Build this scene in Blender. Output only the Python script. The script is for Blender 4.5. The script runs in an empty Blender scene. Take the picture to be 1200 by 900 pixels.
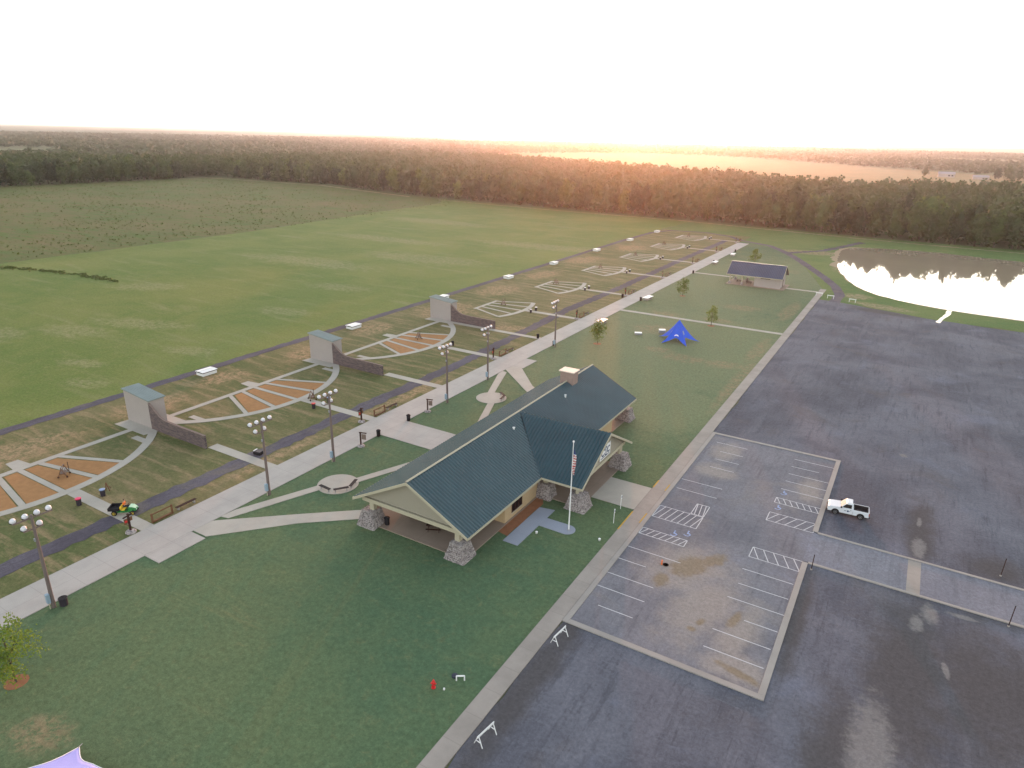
import bpy, bmesh, math, random
import numpy as np
from mathutils import Vector, Matrix

R = math.radians
rnd = random.Random(7)
sc = bpy.context.scene
col = sc.collection

# ------------------------------------------------------------------ camera
CAM_H, F_PX, PITCH, ROLL, YAW = 45.0, 799.4, 0.3511871, 0.0218788, 0.5304046
fwd = Vector((-math.sin(YAW) * math.cos(PITCH), math.cos(YAW) * math.cos(PITCH), -math.sin(PITCH)))
rt0 = Vector((math.cos(YAW), math.sin(YAW), 0))
up0 = rt0.cross(fwd)
cr, sr = math.cos(ROLL), math.sin(ROLL)
ax_x = rt0 * cr + up0 * sr
ax_y = up0 * cr - rt0 * sr
cam = bpy.data.cameras.new('camera')
cam.sensor_width = 36.0
cam.lens = 36.0 * F_PX / 1200.0
cam.clip_start, cam.clip_end = 1.0, 60000.0
cam_o = bpy.data.objects.new('camera', cam)
M = Matrix((ax_x, ax_y, -fwd)).transposed().to_4x4()
M.translation = Vector((0, 0, CAM_H))
cam_o.matrix_world = M
col.objects.link(cam_o)
sc.camera = cam_o


def G(px, py, z=0.0):
    """photo pixel (1200x900) -> point on the level plane at height z"""
    d = ax_x * ((px - 600) / F_PX) + ax_y * (-(py - 450) / F_PX) + fwd
    t = (z - CAM_H) / d.z
    return (d.x * t, d.y * t)


# ------------------------------------------------------------------ light
SUN_EL, SUN_AZ = 3.0, -21.1      # degrees; azimuth clockwise from +y
world = bpy.data.worlds.new('World')
sc.world = world
world.use_nodes = True
wn = world.node_tree
sky = wn.nodes.new('ShaderNodeTexSky')
sky.sky_type = 'NISHITA'
sky.sun_disc = False
sky.sun_elevation = R(SUN_EL)
sky.sun_rotation = R(SUN_AZ)
sky.air_density = 1.0
sky.dust_density = 1.0
sky.ozone_density = 1.0
hsv = wn.nodes.new('ShaderNodeHueSaturation')      # thin high cloud: the whole sky is milky
hsv.inputs['Saturation'].default_value = 0.5
wn.links.new(sky.outputs[0], hsv.inputs['Color'])
wn.links.new(hsv.outputs[0], wn.nodes['Background'].inputs[0])
wn.nodes['Background'].inputs[1].default_value = 0.15

sun = bpy.data.lights.new('sun', 'SUN')
sun.energy = 0.62
sun.angle = R(0.5)
sun.color = (1.0, 0.27, 0.06)
sun_o = bpy.data.objects.new('sun', sun)
sd = Vector((math.sin(R(SUN_AZ)) * math.cos(R(SUN_EL)), math.cos(R(SUN_AZ)) * math.cos(R(SUN_EL)), math.sin(R(SUN_EL))))
sun_o.rotation_euler = sd.to_track_quat('Z', 'Y').to_euler()
sun_o.location = (-150, 380, 60)
col.objects.link(sun_o)

vs = sc.view_settings
vs.view_transform = 'Standard'
vs.look = 'None'
vs.exposure = 2.85
vs.gamma = 1.0
vs.use_curve_mapping = False
sc.render.engine = 'CYCLES'
sc.cycles.use_denoising = True
sc.cycles.max_bounces = 6
sc.cycles.volume_bounces = 1
sc.cycles.transparent_max_bounces = 8
sc.cycles.sample_clamp_indirect = 4.0


# ------------------------------------------------------------------ materials
def S(r, g, b):
    """sRGB 0-255 -> linear"""
    f = lambda c: (c / 255 / 12.92) if c / 255 <= 0.04045 else ((c / 255 + 0.055) / 1.055) ** 2.4
    return (f(r), f(g), f(b), 1.0)


class NT:
    def __init__(self, name, rough=0.8, metallic=0.0, spec=0.35):
        self.m = bpy.data.materials.new(name)
        self.m.use_nodes = True
        self.t = self.m.node_tree
        self.b = self.t.nodes['Principled BSDF']
        self.b.inputs['Roughness'].default_value = rough
        self.b.inputs['Metallic'].default_value = metallic
        self.b.inputs['Specular IOR Level'].default_value = spec
        self.pos = None

    def n(self, typ, **kw):
        nd = self.t.nodes.new('ShaderNode' + typ)
        for k, v in kw.items():
            setattr(nd, k, v)
        return nd

    def lk(self, a, b):
        self.t.links.new(a, b)

    def coord(self, kind='world'):
        if kind == 'world':
            if self.pos is None:
                self.pos = self.n('NewGeometry').outputs['Position']
            return self.pos
        return self.n('TexCoord').outputs['Object']

    def scaled(self, vec, s, rz=0.0):
        mp = self.n('Mapping')
        mp.inputs['Scale'].default_value = s
        mp.inputs['Rotation'].default_value = (0, 0, rz)
        self.lk(vec, mp.inputs['Vector'])
        return mp.outputs[0]

    def noise(self, vec, scale, detail=4, rough=0.6, dist=0.0):
        x = self.n('TexNoise')
        x.inputs['Scale'].default_value = scale
        x.inputs['Detail'].default_value = detail
        x.inputs['Roughness'].default_value = rough
        x.inputs['Distortion'].default_value = dist
        self.lk(vec, x.inputs['Vector'])
        return x.outputs['Fac']

    def step(self, fac, lo, hi):
        x = self.n('MapRange', interpolation_type='SMOOTHSTEP')
        x.inputs['From Min'].default_value = lo
        x.inputs['From Max'].default_value = hi
        self.lk(fac, x.inputs['Value'])
        return x.outputs[0]

    def math(self, op, a, b=None, c=None):
        x = self.n('Math', operation=op)
        for i, v in enumerate((a, b, c)):
            if v is None:
                continue
            if isinstance(v, (int, float)):
                x.inputs[i].default_value = v
            else:
                self.lk(v, x.inputs[i])
        return x.outputs[0]

    def mix(self, fac, a, b, blend='MIX'):
        x = self.n('Mix', data_type='RGBA', blend_type=blend)
        ia, ib, fi = x.inputs[6], x.inputs[7], x.inputs[0]
        if isinstance(fac, (int, float)):
            fi.default_value = fac
        else:
            self.lk(fac, fi)
        for v, i in ((a, ia), (b, ib)):
            if isinstance(v, tuple):
                i.default_value = v
            else:
                self.lk(v, i)
        return x.outputs[2]

    def color(self, c):
        if isinstance(c, tuple):
            self.b.inputs['Base Color'].default_value = c
        else:
            self.lk(c, self.b.inputs['Base Color'])

    def bump(self, fac, strength=0.3, dist=0.05):
        x = self.n('Bump')
        x.inputs['Strength'].default_value = strength
        x.inputs['Distance'].default_value = dist
        self.lk(fac, x.inputs['Height'])
        self.lk(x.outputs[0], self.b.inputs['Normal'])

    def blobs(self, items, wob=0.5, wscale=0.35, soft=0.45):
        """mask (0..1) of irregular patches: (x, y, rx, ry, angle_deg) in metres on the ground"""
        p = self.coord()
        nz = self.noise(p, wscale, 5, 0.65)
        nz = self.math('MULTIPLY_ADD', nz, 2 * wob, -wob)
        out = None
        for x, y, rx, ry, a in items:
            mp = self.n('Mapping', vector_type='TEXTURE')
            mp.inputs['Location'].default_value = (x, y, 0)
            mp.inputs['Rotation'].default_value = (0, 0, R(a))
            mp.inputs['Scale'].default_value = (rx, ry, 1000)
            self.lk(p, mp.inputs['Vector'])
            ln = self.n('VectorMath', operation='LENGTH')
            self.lk(mp.outputs[0], ln.inputs[0])
            d = self.math('ADD', ln.outputs['Value'], nz)
            k = self.n('MapRange', interpolation_type='SMOOTHSTEP')
            k.inputs['From Min'].default_value = 1.0 + soft
            k.inputs['From Max'].default_value = 1.0 - soft
            self.lk(d, k.inputs['Value'])
            out = k.outputs[0] if out is None else self.math('MAXIMUM', out, k.outputs[0])
        return out


def plain(name, c, rough=0.7, metallic=0.0, spec=0.35, var=0.12, scale=2.0, bump=0.0):
    """solid colour with slight procedural wear"""
    t = NT(name, rough, metallic, spec)
    p = t.coord('obj')
    f = t.noise(p, scale, 4, 0.6)
    d = tuple(max(0, v * (1 - var)) for v in c[:3]) + (1,)
    l = tuple(min(1, v * (1 + var)) for v in c[:3]) + (1,)
    t.color(t.mix(f, d, l))
    if bump:
        t.bump(t.noise(p, scale * 8, 3, 0.6), bump, 0.02)
    return t.m


def grass(name, c_a, c_b, c_dry, dry_lo=0.52, dry_hi=0.72, blobs=None, blob_col=None, streak=0.0, dry_scale=0.06, blob_op=1.0, wob=0.7,
          veil_blobs=None, veil_col=None):
    t = NT(name, 0.95, 0, 0.1)
    p = t.coord()
    big = t.noise(p, 0.035, 4, 0.6, 0.6)
    mid = t.noise(p, 0.22, 5, 0.65)
    fine = t.noise(p, 2.2, 5, 0.7)
    vfine = t.noise(p, 9.0, 2, 0.7)
    c = t.mix(t.step(big, 0.35, 0.68), c_a, c_b)
    c = t.mix(t.math('MULTIPLY', t.step(mid, 0.4, 0.75), 0.55), c, c_b)
    sv = t.scaled(p, (0.10, 0.6, 0.3), R(streak))
    dry = t.noise(sv, dry_scale * 10, 5, 0.7, 0.4)
    c = t.mix(t.math('MULTIPLY', t.step(dry, dry_lo, dry_hi), 0.75), c, c_dry)
    if veil_blobs:
        c = t.mix(t.math('MULTIPLY', t.blobs(veil_blobs), 0.6), c, veil_col)  # pale veil of hazy light mixed into the grass colour
    if blobs:
        c = t.mix(t.math('MULTIPLY', t.math('MULTIPLY', t.blobs(blobs, wob), t.step(t.noise(p, 0.9, 5, 0.8), 0.38, 0.6)), blob_op), c, blob_col)
    tuftn = t.noise(p, 0.75, 4, 0.75, 0.5)
    c = t.mix(t.math('MULTIPLY', t.step(tuftn, 0.52, 0.74), 0.45), c, c_dry)
    c = t.mix(t.math('MULTIPLY', t.step(tuftn, 0.46, 0.28), 0.3), c, tuple(v * .78 for v in c_a[:3]) + (1,))
    sh = t.math('MULTIPLY_ADD', fine, 1.1, 0.45)
    sh2 = t.math('MULTIPLY_ADD', vfine, 0.9, 0.55)
    sh = t.math('MULTIPLY', sh, sh2)
    g = t.n('CombineColor')
    for i in range(3):
        t.lk(sh, g.inputs[i])
    c = t.mix(1.0, c, g.outputs[0], 'MULTIPLY')
    t.color(c)
    t.bump(t.math('ADD', fine, vfine), 0.5, 0.06)
    return t.m


def concrete(name, c, joint=None, off=(0, 0), dark=0.14):
    t = NT(name, 0.85, 0, 0.3)
    p = t.coord()
    a = t.noise(p, 0.25, 5, 0.65)
    b = t.noise(p, 3.0, 4, 0.7)
    c1 = tuple(v * (1 - dark) for v in c[:3]) + (1,)
    cc = t.mix(t.step(a, 0.3, 0.7), c1, c)
    cc = t.mix(t.math('MULTIPLY', t.step(b, 0.55, 0.8), 0.25), cc, tuple(v * 0.7 for v in c[:3]) + (1,))
    stain = t.noise(t.scaled(p, (0.5, 0.12, 1)), 0.8, 5, 0.7)
    cc = t.mix(t.math('MULTIPLY', t.step(stain, 0.55, 0.75), 0.22), cc, tuple(v * 0.62 for v in c[:3]) + (1,))
    if joint:
        sp = t.n('SeparateXYZ')
        t.lk(p, sp.inputs[0])
        ms = None
        for ax, w, o in ((0, joint[0], off[0]), (1, joint[1], off[1])):
            v = t.math('PINGPONG', t.math('ADD', sp.outputs[ax], 1000 * w - o), w / 2)
            k = t.n('MapRange')
            k.inputs['From Min'].default_value = 0.05
            k.inputs['From Max'].default_value = 0.0
            t.lk(v, k.inputs['Value'])
            ms = k.outputs[0] if ms is None else t.math('MAXIMUM', ms, k.outputs[0])
        cc = t.mix(t.math('MULTIPLY', ms, 0.5), cc, tuple(v * 0.55 for v in c[:3]) + (1,))
    t.color(cc)
    t.bump(b, 0.15, 0.01)
    return t.m


def gravel(name, c_d, c_l, c_mud, blobs=None, blob_col=None, brown=None, brown_col=None, rough=0.75, contrast=1.0):
    t = NT(name, 0.95, 0, 0.12)
    p = t.coord()
    big = t.noise(p, 0.06, 5, 0.6, 0.5)
    st = t.noise(t.scaled(p, (0.45, 0.045, 1), R(4)), 1.0, 5, 0.7)
    st2 = t.noise(t.scaled(p, (0.9, 0.10, 1), R(-9)), 1.0, 4, 0.7)
    fine = t.noise(p, 3.0, 5, 0.75)
    vf = t.noise(p, 14.0, 2, 0.7)
    c = t.mix(t.step(big, 0.35, 0.65), c_d, c_l)
    c = t.mix(t.math('MULTIPLY', t.step(st, 0.48, 0.7), 0.6), c, c_l)
    c = t.mix(t.math('MULTIPLY', t.step(st2, 0.52, 0.72), 0.55), c, tuple(v * 0.7 for v in c_d[:3]) + (1,))
    # wheel streaks and raked stones
    s3 = t.noise(t.scaled(p, (2.2, 0.14, 1), R(12)), 1.0, 5, 0.75)
    s4 = t.noise(t.scaled(p, (0.16, 1.6, 1), R(-24)), 1.0, 4, 0.75)
    dk = tuple(v * 0.62 for v in c_d[:3]) + (1,)
    c = t.mix(t.math('MULTIPLY', t.step(s3, 0.54, 0.72), 0.5 * contrast), c, dk)
    c = t.mix(t.math('MULTIPLY', t.step(s4, 0.58, 0.74), 0.35 * contrast), c, tuple(min(1, v * 1.25) for v in c_l[:3]) + (1,))
    patch = t.noise(p, 0.5, 5, 0.75, 0.6)
    c = t.mix(t.math('MULTIPLY', t.step(patch, 0.55, 0.72), 0.4 * contrast), c, dk)
    mud = t.noise(p, 0.11, 5, 0.65, 0.8)
    c = t.mix(t.math('MULTIPLY', t.step(mud, 0.54, 0.7), 0.7), c, c_mud)
    c = t.mix(t.math('MULTIPLY', t.step(mud, 0.44, 0.3), 0.5 * contrast), c, tuple(min(1, v * k_) for v, k_ in zip(c_l[:3], (1.05, 1.1, 1.2))) + (1,))
    if brown:
        c = t.mix(t.math('MULTIPLY', t.blobs(brown, 0.9, 0.35, 0.6), 0.9), c, brown_col)
    if blobs:
        c = t.mix(t.math('MULTIPLY', t.blobs(blobs, 0.9, 1.1, 0.4), 0.85), c, blob_col)
    sh = t.math('MULTIPLY', t.math('MULTIPLY_ADD', fine, 1.0 * contrast, 1 - .5 * contrast), t.math('MULTIPLY_ADD', vf, 0.8 * contrast, 1 - .4 * contrast))
    g = t.n('CombineColor')
    for i in range(3):
        t.lk(sh, g.inputs[i])
    t.color(t.mix(1.0, c, g.outputs[0], 'MULTIPLY'))
    t.bump(t.math('ADD', fine, vf), 0.4, 0.03)
    return t.m


def leafmat(name, c1, c2, trans=0.25):
    t = NT(name, 0.7, 0, 0.2)
    oi = t.n('ObjectInfo')
    p = t.coord()
    a = t.noise(p, 0.35, 3, 0.6)
    b = t.noise(p, 2.5, 2, 0.6)
    f = t.math('ADD', t.math('MULTIPLY', a, 0.6), t.math('MULTIPLY', b, 0.5))
    f = t.math('ADD', f, t.math('MULTIPLY_ADD', oi.outputs['Random'], 0.5, -0.3))
    c = t.mix(t.step(f, 0.2, 0.95), c1, c2)
    t.color(c)
    if trans:
        tr = t.n('BsdfTranslucent')
        t.lk(c, tr.inputs[0])
        mx = t.n('MixShader')
        mx.inputs[0].default_value = trans
        t.lk(t.b.outputs[0], mx.inputs[1])
        t.lk(tr.outputs[0], mx.inputs[2])
        t.lk(mx.outputs[0], t.t.nodes['Material Output'].inputs[0])
    return t.m


def stonemat():
    t = NT('fieldstone', 0.85, 0, 0.3)
    p = t.coord()
    v = t.n('TexVoronoi')
    v.inputs['Scale'].default_value = 6.0
    t.lk(p, v.inputs['Vector'])
    sp = t.n('SeparateColor')
    t.lk(v.outputs['Color'], sp.inputs[0])
    c = t.mix(sp.outputs[0], S(142, 131, 132), S(184, 174, 173))
    c = t.mix(t.math('MULTIPLY', t.step(sp.outputs[1], 0.75, 0.8), 0.8), c, S(108, 98, 102))
    c = t.mix(t.math('MULTIPLY', t.step(t.noise(p, 9, 3), 0.4, 0.8), 0.35), c, S(90, 78, 76))
    t.color(c)
    t.bump(t.noise(p, 14, 3), 0.5, 0.03)
    return t.m


def blockwall():
    t = NT('block_wall', 0.9, 0, 0.2)
    p = t.coord('obj')
    mp = t.n('Mapping')
    mp.inputs['Rotation'].default_value = (R(90), 0, 0)
    t.lk(p, mp.inputs['Vector'])
    bk = t.n('TexBrick')
    bk.inputs['Scale'].default_value = 1.0
    bk.inputs['Color1'].default_value = S(96, 84, 88)
    bk.inputs['Color2'].default_value = S(122, 106, 104)
    bk.inputs['Mortar'].default_value = S(84, 76, 80)
    bk.inputs['Brick Width'].default_value = 0.6
    bk.inputs['Row Height'].default_value = 0.2
    bk.inputs['Mortar Size'].default_value = 0.012
    t.lk(mp.outputs[0], bk.inputs['Vector'])
    st = t.noise(t.scaled(p, (0.3, 0.3, 1.6)), 1.4, 5, 0.7)
    c = t.mix(t.math('MULTIPLY', t.step(st, 0.4, 0.75), 0.5), bk.outputs[0], S(72, 62, 66))
    t.color(c)
    t.bump(bk.outputs['Fac'], -0.3, 0.02)
    return t.m


def roofmetal(name, c, rough=0.38):
    t = NT(name, rough, 0.0, 0.55)
    p = t.coord('obj')
    a = t.noise(p, 0.35, 4, 0.6)
    b = t.noise(t.scaled(p, (0.3, 4, 0.3)), 1.0, 3, 0.6)
    cc = t.mix(t.step(a, 0.3, 0.7), tuple(v * 0.85 for v in c[:3]) + (1,), c)
    cc = t.mix(t.math('MULTIPLY', t.step(b, 0.5, 0.8), 0.3), cc, tuple(v * 0.72 for v in c[:3]) + (1,))
    t.color(cc)
    t.lk(t.math('MULTIPLY_ADD', a, 0.06, rough - 0.03), t.b.inputs['Roughness'])
    return t.m


def watermat():
    t = NT('pond_water', 0.04, 0, 0.5)
    t.b.inputs['IOR'].default_value = 1.33
    p = t.coord()
    a = t.noise(p, 0.05, 3, 0.5)
    t.color(t.mix(a, S(150, 134, 116), S(166, 148, 128)))
    w = t.noise(t.scaled(p, (1, 0.6, 1)), 0.9, 3, 0.5)
    t.bump(w, 0.05, 0.01)
    return t.m


def flagmat():
    t = NT('flag_cloth', 0.8, 0, 0.2)
    p = t.coord('obj')
    sp = t.n('SeparateXYZ')
    t.lk(p, sp.inputs[0])
    wob = t.math('ADD', sp.outputs[2], t.math('MULTIPLY', t.noise(p, 3.0, 2), 0.5))
    s = t.math('PINGPONG', t.math('ADD', wob, 50.0), 0.16)
    c = t.mix(t.step(s, 0.07, 0.09), S(176, 30, 44), S(224, 222, 226))
    c = t.mix(t.step(sp.outputs[2], -0.75, -0.7), c, S(44, 56, 110))
    t.color(c)
    return t.m


MAT = {}
MAT['ground'] = grass('ground_far', S(92, 98, 70), S(110, 110, 80), S(128, 118, 92))
MAT['outfield'] = grass('outfield_grass', S(94, 112, 58), S(114, 121, 68), S(132, 130, 92), 0.50, 0.78, streak=12, dry_scale=0.035, blob_op=.45, wob=1.3,
    blobs=[(-165, 80, 9, 4, 10), (-158, 92, 12, 4, 20), (-175, 70, 6, 3, 0), (-195, 118, 10, 5, 30), (-190, 175, 26, 7, 5), (-160, 205, 22, 8, 8),
           (-150, 150, 10, 4, 10), (-205, 235, 28, 6, 3), (-140, 120, 8, 3, 12), (-135, 260, 30, 7, 6), (-225, 300, 30, 7, 0), (-130, 85, 6, 2.5, 20),
           (-175, 62, 8, 2.5, 40), (-140, 68, 5, 2, 15), (-128, 62, 4, 2, 10)],
    blob_col=S(158, 146, 118))
MAT['meadow'] = grass('meadow_grass', S(92, 98, 60), S(110, 100, 68), S(84, 104, 52), 0.46, 0.62, streak=-15, dry_scale=0.05, blobs=[(-330, 190, 60, 14, 20), (-420, 260, 90, 18, 10), (-350, 320, 60, 16, 30), (-480, 200, 70, 18, 0), (-310, 130, 40, 12, 30)], blob_col=S(126, 104, 78), blob_op=.5, wob=1.2)
MAT['range'] = grass('range_grass', S(88, 96, 60), S(116, 108, 76), S(144, 124, 96), 0.46, 0.64, streak=8, dry_scale=0.09,
    blobs=[(-107, 40, 4, 9, 0), (-108, 62, 4, 6, 0), (-110, 78, 3, 5, 0), (-108, 98, 4, 5, 0), (-106, 146, 7, 9, 0), (-108, 175, 5, 8, 0), (-109, 205, 4, 9, 0),
           (-83, 140, 5, 2.5, 20), (-110, 240, 5, 10, 0), (-106, 280, 6, 9, 0), (-110, 120, 4, 6, 0), (-75, 60, 1.2, 10, 0), (-74.8, 90, 1.2, 12, 0)],
    blob_col=S(158, 132, 104))
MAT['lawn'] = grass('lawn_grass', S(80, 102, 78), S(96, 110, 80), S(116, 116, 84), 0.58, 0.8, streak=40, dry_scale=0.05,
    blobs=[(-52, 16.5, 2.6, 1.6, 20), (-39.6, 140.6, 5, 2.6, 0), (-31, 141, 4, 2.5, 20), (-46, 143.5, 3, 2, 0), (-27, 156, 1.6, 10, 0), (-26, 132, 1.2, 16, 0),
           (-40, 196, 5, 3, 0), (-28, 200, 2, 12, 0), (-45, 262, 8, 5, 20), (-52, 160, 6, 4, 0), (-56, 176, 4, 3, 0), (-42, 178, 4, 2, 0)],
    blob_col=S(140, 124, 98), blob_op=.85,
    veil_blobs=[(-45, 150, 26, 50, 0), (-38, 112, 16, 16, 0), (-48, 230, 24, 60, 0)], veil_col=S(128, 130, 100))  # bright haze veil over the farther lawn, painted as paler grass
MAT['bank'] = grass('bank_grass', S(84, 108, 62), S(104, 118, 70), S(136, 120, 88), 0.56, 0.75,
    blobs=[(-6, 222, 8, 3, -15), (-14, 233, 4, 4, 0), (-38, 318, 14, 6, 10), (-25, 290, 2, 12, 0)], blob_col=S(150, 132, 108))
MAT['far_field'] = grass('far_field_grass', S(116, 106, 76), S(128, 112, 82), S(104, 100, 70))
MAT['concrete'] = concrete('walk_concrete', S(176, 168, 164), (2.65, 3.2), (-72.5, 0))
MAT['pathcrete'] = concrete('path_concrete', S(176, 168, 160))
MAT['sidewalk'] = concrete('sidewalk_concrete', S(160, 150, 144), (1.8, 3.0), (-25.0, 0), 0.2)
MAT['kerb'] = concrete('kerb_concrete', S(160, 152, 148))
MAT['bluecrete'] = concrete('entry_concrete', S(148, 152, 166))
MAT['slab'] = concrete('pavilion_floor_concrete', S(150, 132, 120), (4.0, 4.0), (-52, 54))
MAT['mulch'] = plain('brown_mulch', S(158, 114, 74), 0.95, var=0.3, scale=1.2, bump=0.6)
MAT['redmulch'] = plain('orange_mulch', S(142, 96, 70), 0.95, var=0.35, scale=1.5, bump=0.6)
MAT['asphalt'] = gravel('lot_asphalt', S(110, 108, 116), S(127, 124, 131), S(130, 124, 125),
    blobs=[(-15.2, 66, 1.6, 2.6, -30), (-13.2, 68.5, 0.9, 1.8, -30), (-17.2, 62, 0.8, 1.2, 0), (-8.7, 59.5, 0.45, 1.4, -10), (-6.6, 52.4, 2.0, 0.45, -12), (-11.5, 57.5, 0.35, 0.6, -20), (-12.0, 56.0, 0.4, 0.35, 0),
           (-17.8, 64.8, 0.45, 0.3, 0)],
    blob_col=S(134, 118, 100),
    brown=[(-15.5, 65.5, 4, 5, -20), (-8, 58, 1.6, 5, -10), (-12, 60, 3, 6, -10), (-6.5, 92, 1.6, 3.5, 0), (-19, 91, 2.5, 2.2, 0), (-7, 53, 3, 2, 0), (-19.5, 98, 2, 3, 0)], brown_col=S(150, 140, 136))
MAT['road'] = gravel('road_asphalt', S(118, 117, 127), S(130, 128, 137), S(123, 120, 128))
MAT['gravel'] = gravel('gravel_lot', S(87, 87, 97), S(110, 109, 119), S(98, 93, 97), rough=.9, contrast=1.1,
    blobs=[(4.3, 49, 1.6, 6.0, 3), (6.7, 84.5, 0.7, 2.2, 0), (8.0, 71.2, 0.7, 1.5, 0), (6.9, 68.8, 0.6, 1.2, 0), (11, 72.5, 1.2, 0.35, 0), (6.6, 91, 0.25, 1.2, 0), (9.4, 63, 0.25, 1.1, 10), (4, 112, 0.5, 0.6, 0)],
    blob_col=S(126, 121, 121),
    brown=[(6.5, 60, 3.5, 12, 0), (6.8, 88, 1.5, 9, 0), (14, 76, 4, 3, 0), (13, 62, 5, 9, 0), (14.5, 84, 3, 2.5, 0), (-22, 42, 1.4, 12, 0), (-3.4, 63, 0.9, 9, 0), (1.5, 47, 2, 8, 0), (-5, 215, 10, 3, -10)],
    brown_col=S(82, 78, 80))
MAT['path'] = gravel('cart_path_asphalt', S(82, 76, 86), S(100, 94, 104), S(112, 104, 100))
MAT['mud'] = plain('mud_bank', S(150, 132, 108), 0.9, var=0.25, scale=0.4, bump=0.3)
MAT['water'] = watermat()
MAT['paint'] = plain('road_paint_white', S(200, 196, 200), 0.8, var=0.25, scale=1.1)
MAT['paint_y'] = plain('road_paint_yellow', S(190, 150, 60), 0.8, var=0.25, scale=1.1)
MAT['paint_b'] = plain('road_paint_blue', S(150, 165, 205), 0.8, var=0.2, scale=1.1)
MAT['roof'] = roofmetal('blue_green_metal', S(44, 72, 82), 0.2)
MAT['roofnavy'] = roofmetal('navy_metal', S(66, 78, 102), 0.3)
MAT['trim'] = plain('cream_trim', S(178, 169, 150), 0.6, var=0.06)
MAT['siding'] = plain('tan_siding', S(152, 144, 132), 0.8, var=0.06)
MAT['tanwall'] = plain('tan_wall', S(180, 156, 126), 0.85, var=0.1)
MAT['stone'] = stonemat()
MAT['chimney'] = plain('chimney_masonry', S(150, 128, 122), 0.85, var=0.2, scale=3, bump=0.4)
MAT['capcrete'] = plain('chimney_cap_stone', S(214, 200, 190), 0.6)
MAT['darkbrown'] = plain('dark_brown_frame', S(66, 46, 42), 0.85, spec=.12)
MAT['glass'] = plain('dark_glass', S(36, 30, 34), 0.15, spec=0.08, var=0.05)
MAT['wood'] = plain('brown_timber', S(112, 78, 56), 0.85, var=0.25, scale=3)
MAT['woodgrey'] = plain('weathered_timber', S(122, 104, 98), 0.85, var=0.25, scale=3)
MAT['pole'] = plain('timber_pole', S(112, 98, 96), 0.85, var=0.18, scale=2)
MAT['steelgrey'] = plain('grey_steel', S(150, 150, 158), 0.4, 0.4)
MAT['box'] = plain('pale_blue_box', S(140, 158, 176), 0.5)
MAT['black'] = plain('black_plastic', S(40, 38, 42), 0.75, spec=.15)
MAT['darkbin'] = plain('dark_bin_plastic', S(52, 46, 56), 0.55)
MAT['pink'] = plain('pink_lid', S(222, 60, 100), 0.5)
MAT['red'] = plain('red_paint', S(206, 44, 46), 0.45)
MAT['bluelid'] = plain('pale_blue_lid', S(136, 150, 186), 0.5)
MAT['white'] = plain('white_paint', S(232, 230, 232), 0.5, var=0.05)
MAT['lampwhite'] = plain('lamp_hood_white', S(218, 216, 224), 0.35, var=0.03)
MAT['house'] = plain('grey_stucco', S(164, 154, 152), 0.9, var=0.08, scale=0.8, bump=0.2)
MAT['houseroof'] = roofmetal('pale_blue_roof', S(136, 146, 146), 0.6)
MAT['block'] = blockwall()
MAT['tent'] = plain('blue_tent_fabric', S(48, 94, 216), 0.7, var=0.06)
MAT['tentlav'] = plain('lavender_tent_fabric', S(136, 146, 220), 0.7, var=0.06)
MAT['flag'] = flagmat()
MAT['bark'] = plain('bark', S(88, 74, 66), 0.95, var=0.3, scale=4)
MAT['leaf_dark'] = leafmat('leaf_dark', S(40, 54, 32), S(72, 88, 48))
MAT['leaf_mid'] = leafmat('leaf_mid', S(48, 64, 34), S(84, 102, 52))
MAT['leaf_pine'] = leafmat('leaf_pine', S(54, 72, 38), S(92, 110, 58))
MAT['leaf_far'] = leafmat('leaf_far', S(56, 68, 46), S(78, 88, 58), 0.0)
MAT['leaf_young'] = leafmat('leaf_young', S(92, 116, 50), S(140, 158, 66), 0.3)
MAT['leaf_sap'] = leafmat('leaf_sapling', S(96, 112, 56), S(142, 150, 80), 0.35)
MAT['weed'] = leafmat('weed_leaf', S(76, 92, 50), S(112, 116, 68), 0.1)
MAT['truck'] = plain('truck_white_paint', S(212, 214, 222), 0.35, spec=0.3, var=0.02)
MAT['tyre'] = plain('tyre_rubber', S(34, 33, 35), 0.85)
MAT['rim'] = plain('rim_grey', S(150, 148, 152), 0.35, 0.6)
MAT['chrome'] = plain('bumper_chrome', S(150, 150, 156), 0.25, 0.8)
MAT['grille'] = plain('grille_dark', S(46, 46, 50), 0.5)
MAT['headlamp'] = plain('headlamp_lens', S(210, 214, 220), 0.15)
MAT['tail'] = plain('tail_lamp_red', S(150, 24, 26), 0.3)
MAT['bedliner'] = plain('bed_liner', S(52, 44, 44), 0.9)
MAT['green'] = plain('cart_green', S(44, 120, 62), 0.4)
MAT['palegreen'] = plain('cart_hood_pale', S(176, 206, 176), 0.4)
MAT['yellow'] = plain('seat_yellow', S(222, 186, 56), 0.6)
MAT['orange'] = plain('orange_cloth', S(238, 112, 34), 0.85)
MAT['denim'] = plain('dark_trousers', S(58, 60, 74), 0.9)
MAT['skin'] = plain('skin', S(196, 148, 120), 0.6)
MAT['hair'] = plain('dark_hair', S(40, 32, 30), 0.8)
MAT['logo'] = plain('sign_blue', S(48, 66, 104), 0.6)
MAT['decal'] = plain('door_decal', S(60, 74, 110), 0.5)


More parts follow.
